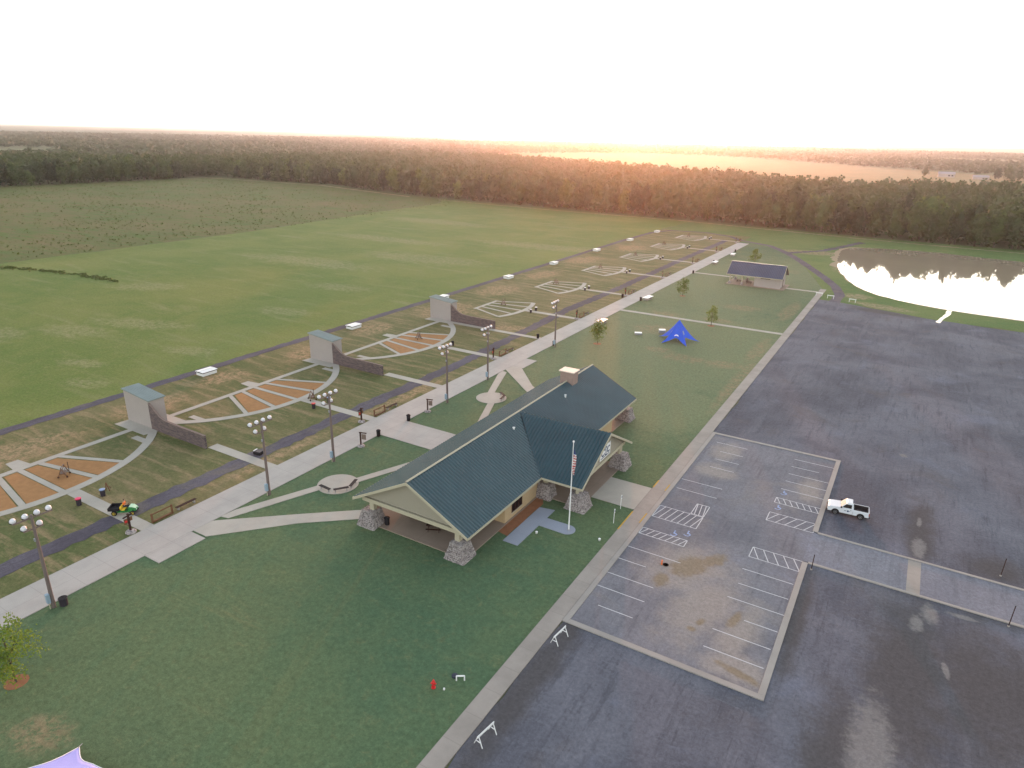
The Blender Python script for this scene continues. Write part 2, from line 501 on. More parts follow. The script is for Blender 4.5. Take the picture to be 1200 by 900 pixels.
# ------------------------------------------------------------------ geometry helpers
class MB:
    def __init__(self):
        self.v, self.f = [], []

    def add(self, vs_, fs_):
        o = len(self.v)
        self.v += [tuple(p) for p in vs_]
        self.f += [tuple(o + i for i in f) for f in fs_]
        return self

    def box(self, x0, x1, y0, y1, z0, z1):
        return self.add([(x0, y0, z0), (x1, y0, z0), (x1, y1, z0), (x0, y1, z0), (x0, y0, z1), (x1, y0, z1), (x1, y1, z1), (x0, y1, z1)],
                        [(0, 3, 2, 1), (4, 5, 6, 7), (0, 1, 5, 4), (1, 2, 6, 5), (2, 3, 7, 6), (3, 0, 4, 7)])

    def cbox(self, c, s, rz=0.0, ry=0.0):
        m = Matrix.Rotation(rz, 3, 'Z') @ Matrix.Rotation(ry, 3, 'Y')
        pts = []
        for k in (-.5, .5):
            for i, j in ((-.5, -.5), (.5, -.5), (.5, .5), (-.5, .5)):
                pts.append(Vector(c) + m @ Vector((i * s[0], j * s[1], k * s[2])))
        return self.add(pts, [(0, 3, 2, 1), (4, 5, 6, 7), (0, 1, 5, 4), (1, 2, 6, 5), (2, 3, 7, 6), (3, 0, 4, 7)])

    def bar(self, p, q, w, h=None):
        """square bar between two points"""
        p, q = Vector(p), Vector(q)
        h = h or w
        d = (q - p).normalized()
        a = Vector((0, 0, 1)) if abs(d.z) < 0.95 else Vector((1, 0, 0))
        s = d.cross(a).normalized() * (w / 2)
        u = s.cross(d).normalized() * (h / 2)
        pts = [e + k for e in (p, q) for k in (-s - u, s - u, s + u, -s + u)]
        return self.add(pts, [(0, 3, 2, 1), (4, 5, 6, 7), (0, 1, 5, 4), (1, 2, 6, 5), (2, 3, 7, 6), (3, 0, 4, 7)])

    def tube(self, p, q, r0, r1=None, n=10):
        p, q = Vector(p), Vector(q)
        r1 = r0 if r1 is None else r1
        d = (q - p).normalized()
        a = Vector((0, 0, 1)) if abs(d.z) < 0.95 else Vector((1, 0, 0))
        s = d.cross(a).normalized()
        u = s.cross(d).normalized()
        pts = []
        for e, r in ((p, r0), (q, r1)):
            for i in range(n):
                t = 2 * math.pi * i / n
                pts.append(e + s * (r * math.cos(t)) + u * (r * math.sin(t)))
        fs_ = [(i, (i + 1) % n, n + (i + 1) % n, n + i) for i in range(n)]
        fs_ += [tuple(range(n - 1, -1, -1)), tuple(range(n, 2 * n))]
        return self.add(pts, fs_)

    def lathe(self, prof, n=16, c=(0, 0, 0)):
        """prof: list of (radius, z); closed with caps"""
        pts = []
        for r, z in prof:
            for i in range(n):
                t = 2 * math.pi * i / n
                pts.append((c[0] + r * math.cos(t), c[1] + r * math.sin(t), c[2] + z))
        fs_ = []
        for k in range(len(prof) - 1):
            for i in range(n):
                j = (i + 1) % n
                fs_.append((k * n + i, k * n + j, (k + 1) * n + j, (k + 1) * n + i))
        fs_ += [tuple(range(n - 1, -1, -1)), tuple(range((len(prof) - 1) * n, len(prof) * n))]
        return self.add(pts, fs_)

    def prism(self, poly, z0, z1):
        n = len(poly)
        a = sum(poly[i][0] * poly[(i + 1) % n][1] - poly[(i + 1) % n][0] * poly[i][1] for i in range(n))
        if a < 0:
            poly = poly[::-1]
        pts = [(x, y, z0) for x, y in poly] + [(x, y, z1) for x, y in poly]
        fs_ = [tuple(range(n - 1, -1, -1)), tuple(range(n, 2 * n))]
        fs_ += [(i, (i + 1) % n, n + (i + 1) % n, n + i) for i in range(n)]
        return self.add(pts, fs_)

    def sheet(self, poly, z):
        n = len(poly)
        a = sum(poly[i][0] * poly[(i + 1) % n][1] - poly[(i + 1) % n][0] * poly[i][1] for i in range(n))
        if a < 0:
            poly = poly[::-1]
        return self.add([(x, y, z) for x, y in poly], [tuple(range(n))])

    def slabpoly(self, pts, t):
        """planar 3-d polygon (ccw seen from its outside) thickened inwards by t"""
        p = [Vector(q) for q in pts]
        nrm = (p[1] - p[0]).cross(p[2] - p[0]).normalized()
        n = len(p)
        allp = p + [q - nrm * t for q in p]
        fs_ = [tuple(range(n)), tuple(range(2 * n - 1, n - 1, -1))]
        fs_ += [(i, n + i, n + (i + 1) % n, (i + 1) % n) for i in range(n)]
        return self.add(allp, fs_)

    def mesh(self, name, smooth=False):
        me = bpy.data.meshes.new(name)
        me.from_pydata(self.v, [], self.f)
        me.update()
        if smooth:
            for p in me.polygons:
                p.use_smooth = True
        return me

    def build(self, name, m, parent=None, smooth=False, bevel=0.0):
        o = bpy.data.objects.new(name, self.mesh(name, smooth))
        o.data.materials.append(MAT[m] if isinstance(m, str) else m)
        col.objects.link(o)
        if parent is not None:
            o.parent = parent
        if bevel:
            b = o.modifiers.new('bevel', 'BEVEL')
            b.width = bevel
            b.segments = 2
            b.limit_method = 'ANGLE'
        return o


def tag(o, label, cat, group=None):
    o['label'] = label
    o['category'] = cat
    if group:
        o['group'] = group
    return o


def struct(o, label=None, cat=None):
    o['kind'] = 'structure'
    if label:
        o['label'] = label
    if cat:
        o['category'] = cat
    return o


def empty(name, loc=(0, 0, 0), rz=0.0):
    o = bpy.data.objects.new(name, None)
    o.empty_display_size = 0.3
    o.location = loc
    o.rotation_euler = (0, 0, rz)
    col.objects.link(o)
    return o


def copy_tree(o, parent=None):
    c = o.copy()
    col.objects.link(c)
    c.parent = parent
    for ch in o.children:
        copy_tree(ch, c)
    return c


def placed(proto, used, loc, rz=0.0, label=None, group=None):
    """first call moves the prototype itself, later calls copy it"""
    o = proto if not used else copy_tree(proto)
    used.append(1)
    o.location = loc
    o.rotation_euler = (0, 0, rz)
    if label:
        o['label'] = label
    if group:
        o['group'] = group
    return o


def ragged(poly, step=2.0, amp=0.25, seed=1):
    r = random.Random(seed)
    out = []
    n = len(poly)
    for i in range(n):
        a, b = Vector(poly[i]), Vector(poly[(i + 1) % n])
        L = (b - a).length
        k = max(1, int(L / step))
        d = (b - a) / max(L, 1e-6)
        nr = Vector((-d.y, d.x))
        for j in range(k):
            p = a.lerp(b, j / k)
            if j:
                p = p + nr * r.uniform(-amp, amp)
            out.append((p.x, p.y))
    return out


def arc(cx, cy, r, a0, a1, n):
    return [(cx + r * math.cos(R(a0 + (a1 - a0) * i / n)), cy + r * math.sin(R(a0 + (a1 - a0) * i / n))) for i in range(n + 1)]


# ------------------------------------------------------------------ ground sheets
W = 26000
struct(MB().sheet([(-W, -300), (W, -300), (W, W), (-W, W)], 0.0).build('ground', 'ground'), 'flat olive countryside stretching to the horizon', 'ground')
struct(MB().sheet(ragged([(-268, -40), (-116, -40), (-116, 398), (-250, 405), (-300, 408), (-284, 380), (-276, 281), (-268, 200)], 9, 1.5, 3), 0.03).build('outfield', 'outfield'),
       'bright mown green target field beside the shooting stations', 'field')
struct(MB().sheet(ragged([(-640, -40), (-268.2, -40), (-268.2, 200), (-276.2, 281), (-284.2, 380), (-300.2, 408), (-320, 412), (-454, 448), (-594, 442), (-600, 320)], 9, 1.5, 4), 0.035).build('rough_meadow', 'meadow'),
       'unmown brownish meadow beyond the target field', 'meadow')
struct(MB().sheet([(-116.2, -40), (-72, -40), (-72, 352), (-116.2, 352)], 0.045).build('range_grass', 'range'), 'dry olive grass strip between walkway and outfield path', 'grass')
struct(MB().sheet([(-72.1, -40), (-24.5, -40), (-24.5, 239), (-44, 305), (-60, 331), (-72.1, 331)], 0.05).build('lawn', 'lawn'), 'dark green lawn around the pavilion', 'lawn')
struct(MB().sheet(ragged([(-116, 352.1), (-72, 331.1), (-60, 331.1), (-44, 305.1), (-24.6, 239.2), (-24.6, 222), (-17, 221), (7, 213.6), (27, 212.2), (90, 210), (160, 210), (160, 388), (-20, 388), (-116, 398)], 6, .4, 5), 0.04).build('pond_bank_grass', 'bank'),
       'green grass bank around the pond', 'grass')
struct(MB().sheet([(-560, 985), (-393, 890), (-61, 700), (64, 800), (360, 850), (420, 1420), (60, 1330), (-150, 1560), (-420, 1900), (-800, 2000), (-900, 1500)], 0.3).build('far_field', 'far_field'),
       'pale tan farm field beyond the wood', 'field')
struct(MB().sheet(ragged([(-23.2, -30), (140, -30), (140, 208), (90, 209), (27, 211.8), (7, 213.2), (-17, 220.6), (-23.2, 221.5)], 4, .35, 6), 0.06).build('gravel_lot', 'gravel'),
       'dark blue grey gravel overflow lot', 'gravel lot')

# pond
pond = [(-29, 323), (-27.6, 305), (-25.8, 288), (-23.5, 276), (-20.5, 265), (-17, 254), (-12.8, 245), (-8, 238.5), (-2.8, 234.6), (3, 231.6), (8.3, 229.6), (13, 228.3), (18.6, 227.4), (24, 227), (30, 226.8), (60, 227),
        (100, 230), (130, 250), (140, 300), (110, 345), (70, 346), (38, 347), (22, 350), (8, 354), (-8, 352), (-20, 349), (-26.5, 343), (-29, 335)]
bank = []
cx = sum(p[0] for p in pond) / len(pond)
cy = sum(p[1] for p in pond) / len(pond)
rr = random.Random(5)
for i, (x, y) in enumerate(ragged(pond, 3.0, 0.5, 8)):
    d = Vector((x - cx, y - cy)).normalized()
    w_ = 2.6 if (x < -22 and y > 285) else 0.55
    bank.append((x + d.x * w_ * rr.uniform(.5, 1.3), y + d.y * w_ * rr.uniform(.5, 1.3)))
struct(MB().sheet(bank, 0.07).build('pond_shore', 'mud'), 'pale muddy shore around the pond', 'shore')
struct(MB().sheet(ragged(pond, 3.0, 0.4, 8), 0.11).build('pond', 'water'), 'still brown pond mirroring the white sky', 'pond')
spill = [(7.4, 210.5), (8.4, 210.0), (9.3, 216), (10.6, 221), (11.4, 228.0), (10.2, 228.6), (9.5, 222), (8.5, 217)]
struct(MB().sheet(ragged(spill, 1.5, .15, 3), 0.085).build('pond_outlet', 'water'), 'narrow bright outlet stream from the pond', 'stream')

# ------------------------------------------------------------------ walkway, paths, kerbs
def slab(name, poly, m='pathcrete', z1=0.12, label=None, cat='path'):
    return struct(MB().prism(poly, 0.0, z1).build(name, m), label, cat)

slab('walkway', [(-72.5, 2), (-67.5, 2), (-67.5, 326.5), (-72.5, 326.5)], 'concrete', 0.12, 'broad pale concrete walkway running along the shooting stations', 'walkway')
slab('walkway_pad', [(-67.48, 35.1), (-64.9, 35.1), (-64.9, 40.9), (-67.48, 40.9)], 'concrete', 0.118, 'square walkway pad near the utility cart', 'walkway')
slab('walkway_pad', [(-67.48, 115), (-64.9, 115), (-64.9, 120.9), (-67.48, 120.9)], 'concrete', 0.118, 'square walkway pad beyond the pavilion', 'walkway')
slab('walkway_branch', [(-67.48, 74.2), (-52.3, 74.2), (-52.3, 80.7), (-67.48, 80.7)], 'concrete', 0.116, 'wide walk joining walkway and pavilion', 'walkway')
for s_, lb in ((1, 'near the utility cart'), (-1, 'on the chimney side')):
    my = lambda y: y if s_ == 1 else 156.2 - y
    slab('diagonal_path', [(-67.48, my(41.2)), (-67.48, my(43.8)), (-59.8, my(50.6)), (-54.4, my(55.2)), (-52.2, my(56.6)), (-52.2, my(54.3)), (-58.4, my(49.0)), (-65.2, my(41.2))], 'pathcrete', 0.112,
         'straight diagonal path to the pavilion corner, ' + lb, 'path')
    ccx, ccy = -61.4, my(58.8)
    slab('circle_pad', arc(ccx, ccy, 2.75, 0, 352, 44), 'pathcrete', 0.124, 'round concrete pad with benches, ' + lb, 'path')
    slab('narrow_path', [(-67.48, my(45.0)), (-67.3, my(47.0)), (-63.4, my(56.9)), (-62.3, my(56.3)), (-66.4, my(45.2))], 'pathcrete', 0.114, 'narrow path from walkway to round pad, ' + lb, 'path')
    slab('narrow_path', [(-60.6, my(61.2)), (-59.5, my(60.7)), (-56.2, my(69.2)), (-54.0, my(74.1)), (-55.3, my(74.1)), (-57.3, my(69.6))], 'pathcrete', 0.114, 'narrow path from round pad to pavilion, ' + lb, 'path')

slab('sidewalk', [(-25.0, 5), (-23.2, 5), (-23.2, 238), (-25.0, 238)], 'sidewalk', 0.14, 'long concrete sidewalk between lawn and parking', 'sidewalk')
slab('entry_walk', [(-34.2, 74.3), (-25.02, 74.3), (-25.02, 80.9), (-34.2, 80.9)], 'pathcrete', 0.138, 'broad entry walk from parking to gabled porch', 'path')
slab('flagpole_walk', [(-35.5, 59.2), (-33.5, 59.2), (-33.5, 64.4)] + arc(-30.2, 65.4, 1.05, -90, 90, 12) + [(-33.5, 66.4), (-33.5, 68.6), (-35.5, 68.2)], 'bluecrete', 0.13, 'bluish concrete walk ending in a rounded flagpole pad', 'path')
struct(MB().sheet(ragged([(-37.2, 60.6), (-35.55, 60.3), (-35.55, 69.3), (-36.2, 70.4), (-37.2, 70.2)], 1, .1, 2), 0.075).build('mulch_bed', 'redmulch'), 'orange mulch bed along the pavilion wall', 'mulch bed')
for y, x1, lb in ((173.7, -25.02, 'beyond the star tent'), (241.2, -53.8, 'to the restroom shelter, walkway side'), (232.5, -25.02, 'to the restroom shelter, lot side')):
    x0 = -67.48 if y != 232.5 else -35.0
    slab('cross_path', [(x0, y - .75), (x1, y - .75), (x1, y + .75), (x0, y + .75)], 'pathcrete', 0.11, 'narrow concrete path ' + lb, 'path')

# asphalt paths with broken edges
def strip(name, pts, w, m, z, seed, label, amp=0.18):
    L, Rr = [], []
    for i, p in enumerate(pts):
        a = Vector(pts[max(0, i - 1)])
        b = Vector(pts[min(len(pts) - 1, i + 1)])
        d = (b - a).normalized()
        nr = Vector((-d.y, d.x)) * (w / 2)
        L.append((p[0] + nr.x, p[1] + nr.y))
        Rr.append((p[0] - nr.x, p[1] - nr.y))
    return struct(MB().sheet(ragged(L + Rr[::-1], 1.2, amp, seed), z).build(name, m), label, 'path')

strip('cart_path', [(-77.6, -20), (-77.6, 60), (-77.4, 110), (-78.6, 140), (-79.8, 165), (-79, 200), (-79.5, 260), (-79, 330)], 2.7, 'path', 0.07, 4, 'dark asphalt cart path beside the walkway', 0.3)
strip('outfield_path', [(-116.4, -20), (-116.6, 50), (-117.0, 150), (-117.4, 250), (-118, 300), (-117, 335), (-112, 349), (-95, 353), (-80, 345), (-74, 336), (-66, 331)], 2.3, 'path', 0.075, 5, 'dark asphalt path along the edge of the target field')
strip('lot_path', [(-66, 331), (-58, 326), (-50, 313), (-44.3, 302), (-34, 278), (-26, 258), (-21.4, 245), (-18.6, 232), (-18.8, 220)], 3.0, 'path', 0.08, 6, 'asphalt path curving from gravel lot past the restroom shelter', 0.15)
strip('spur_path', [(-48, 310), (-42, 318), (-36, 326), (-24, 366)], 3.2, 'path', 0.078, 7, 'short gravel spur toward the wood', 0.6)
strip('wood_edge_track', [(-300, 403), (-200, 396), (-120, 396), (-60, 386), (0, 378), (60, 376), (140, 376)], 1.6, 'mud', 0.09, 9, 'pale dirt track along the edge of the wood', 0.5)
strip('meadow_track', [(-640, 425), (-594, 434), (-454, 441), (-330, 408)], 2.4, 'mud', 0.09, 10, 'pale dirt track at the far edge of the meadow', 0.5)

# parking lot
LX0, LX1, LY0, LY1 = -22.6, -4.6, 50.9, 104.0
lot = struct(MB().sheet([(LX0, LY0), (LX1, LY0), (LX1, LY1), (LX0, LY1)], 0.085).build('parking_lot', 'asphalt'), 'worn asphalt parking lot with white stalls', 'parking lot')
road = struct(MB().sheet([(LX1 + .0, 74.15), (60, 74.15), (60, 81.05), (LX1, 81.05)], 0.089).build('access_road', 'road'), 'smooth asphalt road leaving the parking lot', 'road')
struct(MB().sheet([(5.75, 74.2), (7.05, 74.2), (7.05, 81.0), (5.75, 81.0)], 0.095).build('road_strip', 'sidewalk'), 'concrete strip crossing the access road', 'path')
def kerb(x0, x1, y0, y1, lb):
    struct(MB().box(x0, x1, y0, y1, 0.0, 0.17).build('kerb', 'kerb', bevel=0.02), 'concrete kerb ' + lb, 'kerb')
kerb(-23.18, LX0, 50.3, 104.6, 'between sidewalk and parking lot')
kerb(LX0, -4.0, 50.3, 50.9, 'along the lot end opposite the truck')
kerb(LX0, -4.0, 104.0, 104.55, 'along the lot end beyond the truck')
kerb(-4.6, -4.0, 50.9, 73.85, 'beside the lot post and gravel')
kerb(-4.6, -4.0, 81.35, 104.0, 'in front of the parked truck')
kerb(-4.0, 60, 73.8, 74.15, 'along the road on the side away from the truck')
kerb(-4.0, 60, 81.05, 81.4, 'along the road on the truck side')
for x0, x1, y0, y1 in ((-25.05, -23.3, 73.75, 73.95), (-25.05, -24.88, 68.8, 73.7), (-25.05, -24.88, 81.3, 83.6), (-23.35, -23.2, 71.6, 74.2), (-23.35, -23.2, 81.2, 83.2)):
    if x1 - x0 < 1:
        o = MB().box(x0, x1, y0, y1, 0.05, 0.155).build('kerb_edge_paint', 'paint_y')
        struct(o, 'yellow painted edge of the entry walk ramp', 'kerb')

ZP = 0.0925
def line(x0, y0, x1, y1, w=0.1, parent=None, name='stall_line', m='paint'):
    d = Vector((x1 - x0, y1 - y0)).normalized()
    n_ = Vector((-d.y, d.x)) * (w / 2)
    mb = MB()
    mb.sheet([(x0 + n_.x, y0 + n_.y), (x0 - n_.x, y0 - n_.y), (x1 - n_.x, y1 - n_.y), (x1 + n_.x, y1 + n_.y)], ZP)
    return mb.build(name, m, parent or lot)

u = 45.0
for yy, x0, x1 in ((1.469, -.502, -.362), (1.406, -.503, -.43), (1.336, -.503, -.385), (1.276, -.502, -.385), (1.209, -.47, -.387),
                   (2.244, -.48, -.374), (2.175, -.449, -.373), (2.109, -.449, -.372), (2.043, -.448, -.372), (1.91, -.499, -.374), (1.845, -.494, -.373),
                   (1.53, -.224, -.105), (1.464, -.219, -.105), (1.399, -.228, -.102), (1.334, -.175, -.104), (1.27, -.227, -.106), (1.206, -.229, -.107),
                   (2.252, -.223, -.102), (2.191, -.222, -.138), (2.132, -.221, -.1), (2.075, -.22, -.1), (2.014, -.222, -.1)):
    line(x0 * u, yy * u, x1 * u, yy * u, 0.1)
def hatch(x0, x1, y0, y1, n, sl):
    mb = MB()
    z = ZP
    def seg(a, b, c, d, w=0.1):
        dd = Vector((c - a, d - b)).normalized()
        q = Vector((-dd.y, dd.x)) * w / 2
        mb.sheet([(a + q.x, b + q.y), (a - q.x, b - q.y), (c - q.x, d - q.y), (c + q.x, d + q.y)], z)
    seg(x0, y0, x1, y0); seg(x0, y1, x1, y1); seg(x0, y0, x0, y1); seg(x1, y0, x1, y1)
    z += 0.0015
    for i in range(n):
        a = x0 + (x1 - x0) * (i + .5) / n
        h = (x1 - x0) / n * sl
        seg(max(x0, min(x1, a - h / 2)), y0, max(x0, min(x1, a + h / 2)), y1)
    mb.build('hatched_bay', 'paint', lot)
hatch(-.223 * u, -.1 * u, 1.8 * u, 1.852 * u, 5, 1.0)
hatch(-.223 * u, -.101 * u, 1.917 * u, 1.95 * u, 7, -0.8)
hatch(-.223 * u, -.1 * u, 1.592 * u, 1.642 * u, 5, -0.9)
hatch(-.501 * u, -.378 * u, 1.544 * u, 1.577 * u, 7, 0.8)
hatch(-.501 * u, -.376 * u, 1.647 * u, 1.716 * u, 7, 0.9)
hatch(-.412 * u, -.376 * u, 1.72 * u, 1.783 * u, 3, -0.6)
for px, py in ((789, 626.5), (805, 627), (918, 579), (911, 596)):
    x, y = G(px, py)
    mb = MB()
    for k in range(14):                                   # wheel arc of the access symbol
        a0, a1 = R(-150 + 17 * k), R(-150 + 17 * (k + 1))
        pts = [(x + r_ * math.cos(t), y + r_ * math.sin(t)) for r_, t in ((.3, a0), (.42, a0), (.42, a1), (.3, a1))]
        mb.sheet(pts, ZP)
    mb.sheet([(x - .08, y + .15), (x + .06, y + .15), (x + .06, y + .62), (x - .08, y + .62)], ZP + .0015)
    mb.sheet([(x - .08, y + .15), (x + .45, y + .05), (x + .47, y + .17), (x - .06, y + .27)], ZP + .003)
    mb.sheet(arc(x - .01, y + .78, .12, 0, 330, 11), ZP)
    mb.build('access_symbol', 'paint_b', lot)

# ------------------------------------------------------------------ shooting stations
YC = [38.0, 77.6, 117.4, 157.2, 191.4, 225.6, 260.6, 295.4, 329.6]
FAN = ['by the utility cart', 'between the first two tall sheds', 'beside the third tall shed', 'just beyond the last tall shed', 'second beyond the last tall shed',
       'third beyond the last tall shed', 'fourth beyond the last tall shed', 'fifth beyond the last tall shed', 'farthest from the tall sheds']
lane_c = [-5.2, -2.6, 0, 2.6, 5.2]
lane_a = [-9.2, -4.6, 0, 4.6, 9.2]
def fan(i, yc):
    mb = MB()
    z = 0.105
    big = i < 3
    XC, RO, RI = -112.0, 23.4, 22.15
    xo = lambda dy, r: XC + math.sqrt(max(0, r * r - dy * dy))
    # arc band
    half = 18.6 if big else 9.6
    pts_o = [(xo(d, RO), yc + d) for d in np.linspace(-half, half, 25)]
    pts_i = [(xo(d, RI), yc + d) for d in np.linspace(half, -half, 25)]
    mb.prism(pts_o + pts_i, 0, z)
    # chord
    hc = 18.6 if big else 5.8
    ww = 1.05 if big else .9
    mb.prism([(-101.6, yc - hc), (-101.6 + ww, yc - hc), (-101.6 + ww, yc + hc), (-101.6, yc + hc)], 0, z - 0.004)
    if big:
        mb.prism([(-104.3, yc - .1), (-101.62, yc - .4), (-101.62, yc + 1.8), (-104.3, yc + 1.5)], 0, z - 0.008)
        for s_ in (-1, 1):    # station pads near the sheds
            mb.prism([(-98.2, yc + s_ * 14.4), (-95.0, yc + s_ * 14.4), (-95.0, yc + s_ * 15.4), (-98.2, yc + s_ * 15.4)], 0, z - 0.008)
    for k in range(5):
        w = .38 if big else .36
        a, b = lane_c[k], lane_a[k]
        xe = xo(b, RI) + .3
        mb.prism([(-100.9, yc + a - w), (-100.9, yc + a + w), (xe, yc + b + w), (xe, yc + b - w)], 0, z - 0.012 - .002 * k)
    # cross walk to the main walkway
    mb.prism([(-89.2, yc - .1), (-72.52, yc - .1), (-72.52, yc + 1.5), (-89.2, yc + 1.5)], 0, z - 0.026)
    o = struct(mb.build('fan_path', 'pathcrete'), 'concrete fan of shooting lanes ' + FAN[i], 'path')
    if big:
        for k in range(4):
            a0, a1, b0, b1 = lane_c[k] + .5, lane_c[k + 1] - .5, lane_a[k] + .5, lane_a[k + 1] - .5
            poly = [(-100.3, yc + a0), (-100.3, yc + a1)]
            poly += [(xo(b, RI) + .05, yc + b) for b in np.linspace(b1, b0, 5)]
            MB().sheet(poly, 0.068).build('mulch_bed', 'mulch', o)
for i, yc in enumerate(YC):
    fan(i, yc)
HY = [56.3, 95.8, 137.0]
for k, y in enumerate(HY):
    slab('shed_path', [(-85.6, y + .3), (-72.52, y + .3), (-72.52, y + 1.9), (-85.6, y + 1.9)] if k < 2 else [(-100.5, y - 1.6), (-72.52, y - 1.6), (-72.52, y - .2), (-100.5, y - .2)], 'pathcrete', 0.1,
         'concrete path from walkway to the %s tall shed' % ['first', 'second', 'third'][k], 'path')
    slab('shed_pad', [(-105.4, y - 2.2), (-97.6, y - 2.2), (-97.0, y + 4.8), (-104.8, y + 4.8)], 'pathcrete', 0.085, 'concrete apron under the %s tall shed' % ['first', 'second', 'third'][k], 'path')

# ------------------------------------------------------------------ pavilion
BX0, BX1, BXM = -52.9, -36.2, -44.55
BY0, BY1 = 52.9, 103.3
ZE, ZR = 3.5, 7.9
CX, CY0, CY1, CYM, ZCR = -30.4, 69.7, 86.5, 78.1, 8.0
pav = empty('pavilion', (0, 0, 0))
pav.location = (BXM, 78.1, 0)
tag(pav, 'long pavilion with blue green ribbed metal roof, stone piers and chimney', 'pavilion')
OFF = Vector((BXM, 78.1, 0))
def P(mb, name, m, parent=None, **kw):
    """build a part whose vertices are given in world coordinates under the pavilion"""
    par = parent or pav
    mb.v = [(x - OFF.x, y - OFF.y, z - OFF.z) for x, y, z in mb.v]
    return mb.build(name, m, par, **kw)

P(MB().prism([(-52.3, 53.6), (-37.0, 53.6), (-37.0, 71), (-31, 71), (-31, 85.2), (-37.0, 85.2), (-37.0, 102.6), (-52.3, 102.6)], 0.0, 0.16), 'floor_slab', 'slab')
# main roof
mr = MB()
mr.slabpoly([(BXM, BY0, ZR), (BX1, BY0, ZE), (BX1, BY1, ZE), (BXM, BY1, ZR)], 0.1)
mr.slabpoly([(BXM, BY1, ZR), (BX0, BY1, ZE), (BX0, BY0, ZE), (BXM, BY0, ZR)], 0.1)
roof = P(mr, 'main_roof', 'roof')
apex = (BXM + .25, CYM, ZCR - .12)
cg = MB()
cg.slabpoly([(CX, CYM, ZCR), apex, (BX1 - .02, CY0, ZE + .03), (CX, CY0, ZE)], 0.1)
cg.slabpoly([(CX, CYM, ZCR), (CX, CY1, ZE), (BX1 - .02, CY1, ZE + .03), apex], 0.1)
croof = P(cg, 'cross_roof', 'roof')

def ribs_on(a, b, c, d, n, h=0.12, w=0.13, skip=None):
    """ribs running from edge a-d (top) to edge b-c (bottom); skip(y, t) clips the lower end"""
    mb = MB()
    a, b, c, d = map(Vector, (a, b, c, d))
    nr = (b - a).cross(d - a).normalized()
    if nr.z < 0:
        nr = -nr
    al = (d - a).normalized()
    for i in range(n):
        t = (i + .5) / n
        p, q = a.lerp(d, t), b.lerp(c, t)
        if skip:
            q = skip(p, q, t)
            if q is None:
                continue
        s0, s1 = al * w, al * (w * .45)
        pts = []
        for e in (p, q):
            pts += [e - s0 + nr * .002, e - s1 + nr * h, e + s1 + nr * h, e + s0 + nr * .002]
        mb.add(pts, [(0, 4, 5, 1), (1, 5, 6, 2), (2, 6, 7, 3), (0, 1, 2, 3), (7, 6, 5, 4)])
    return mb
def clip_valley(p, q, t):
    y = p.y
    if CY0 < y < CY1:
        f = abs(y - CYM) / (CYM - CY0)        # stop where the cross gable takes over
        return p.lerp(q, f * 0.985) if f > 0.08 else None
    return q
n_r = 100
r1 = P(ribs_on((BXM, BY0, ZR), (BX1, BY0, ZE), (BX1, BY1, ZE), (BXM, BY1, ZR), n_r, skip=clip_valley), 'roof_ribs', 'roof', roof)
r2 = P(ribs_on((BXM, BY0, ZR), (BX0, BY0, ZE), (BX0, BY1, ZE), (BXM, BY1, ZR), n_r), 'roof_ribs', 'roof', roof)
def cross_ribs(y_e):
    mb = MB()
    n = 28
    for i in range(n):
        x = CX - .25 - i * 0.5
        if x < BXM + .7:
            break
        t = (CX - x) / (CX - apex[0])
        p = Vector((x, CYM, ZCR + (apex[2] - ZCR) * t))
        if x >= BX1:
            f = 1.0
        else:
            f = (x - apex[0]) / (BX1 - apex[0])
        e = Vector((x, CYM + (y_e - CYM) * f, p.z + (ZE + .01 - p.z) * f))
        nr = Vector((0, math.copysign(.466, y_e - CYM), .885))
        al = Vector((1, 0, 0))
        pts = []
        for q in (p, e):
            pts += [q - al * .13 + nr * .004, q - al * .058 + nr * .11, q + al * .058 + nr * .11, q + al * .13 + nr * .004]
        mb.add(pts, [(0, 4, 5, 1), (1, 5, 6, 2), (2, 6, 7, 3), (0, 1, 2, 3), (7, 6, 5, 4)])
    return mb
r3 = P(cross_ribs(CY0), 'roof_ribs', 'roof', croof)
r4 = P(cross_ribs(CY1), 'roof_ribs', 'roof', croof)
for r_ in (r1, r2, r3, r4):
    r_['kind'] = 'stuff'
# ridge caps, fascia, rake boards
P(MB().slabpoly([(BXM - .15, BY0 - .02, ZR + .1), (BXM, BY0 - .02, ZR + .2), (BXM, BY1 + .02, ZR + .2), (BXM - .15, BY1 + .02, ZR + .1)][::-1], .02)
  .slabpoly([(BXM, BY0 - .02, ZR + .201), (BXM + .15, BY0 - .02, ZR + .1), (BXM + .15, BY1 + .02, ZR + .1), (BXM, BY1 + .02, ZR + .201)], .02), 'ridge_cap', 'trim', roof)
P(MB().bar((BX1 - .1, CY0 - .05, ZE + .12), (apex[0] + .3, CYM - .25, apex[2] + .02), .16, .08), 'valley_flashing', 'roof', croof)
def rake(a, b, h=0.34, th=0.09):
    """vertical board hanging under a sloped edge"""
    a, b = Vector(a), Vector(b)
    d = (b - a)
    o_ = Vector((d.y, -d.x, 0)).normalized() * th if abs(d.x) + abs(d.y) > 0 else Vector((0, -th, 0))
    mb = MB()
    mb.add([a + o_, b + o_, b + o_ - Vector((0, 0, h)), a + o_ - Vector((0, 0, h)), a - o_ * 0, b - o_ * 0, b - Vector((0, 0, h)), a - Vector((0, 0, h))],
           [(0, 1, 2, 3), (7, 6, 5, 4), (0, 4, 5, 1), (3, 2, 6, 7), (0, 3, 7, 4), (1, 5, 6, 2)])
    return mb
zz = Vector((0, 0, .04))
P(rake(Vector((BX0, BY0, ZE)) + zz, Vector((BXM, BY0, ZR)) + zz), 'rake_board', 'trim', roof)
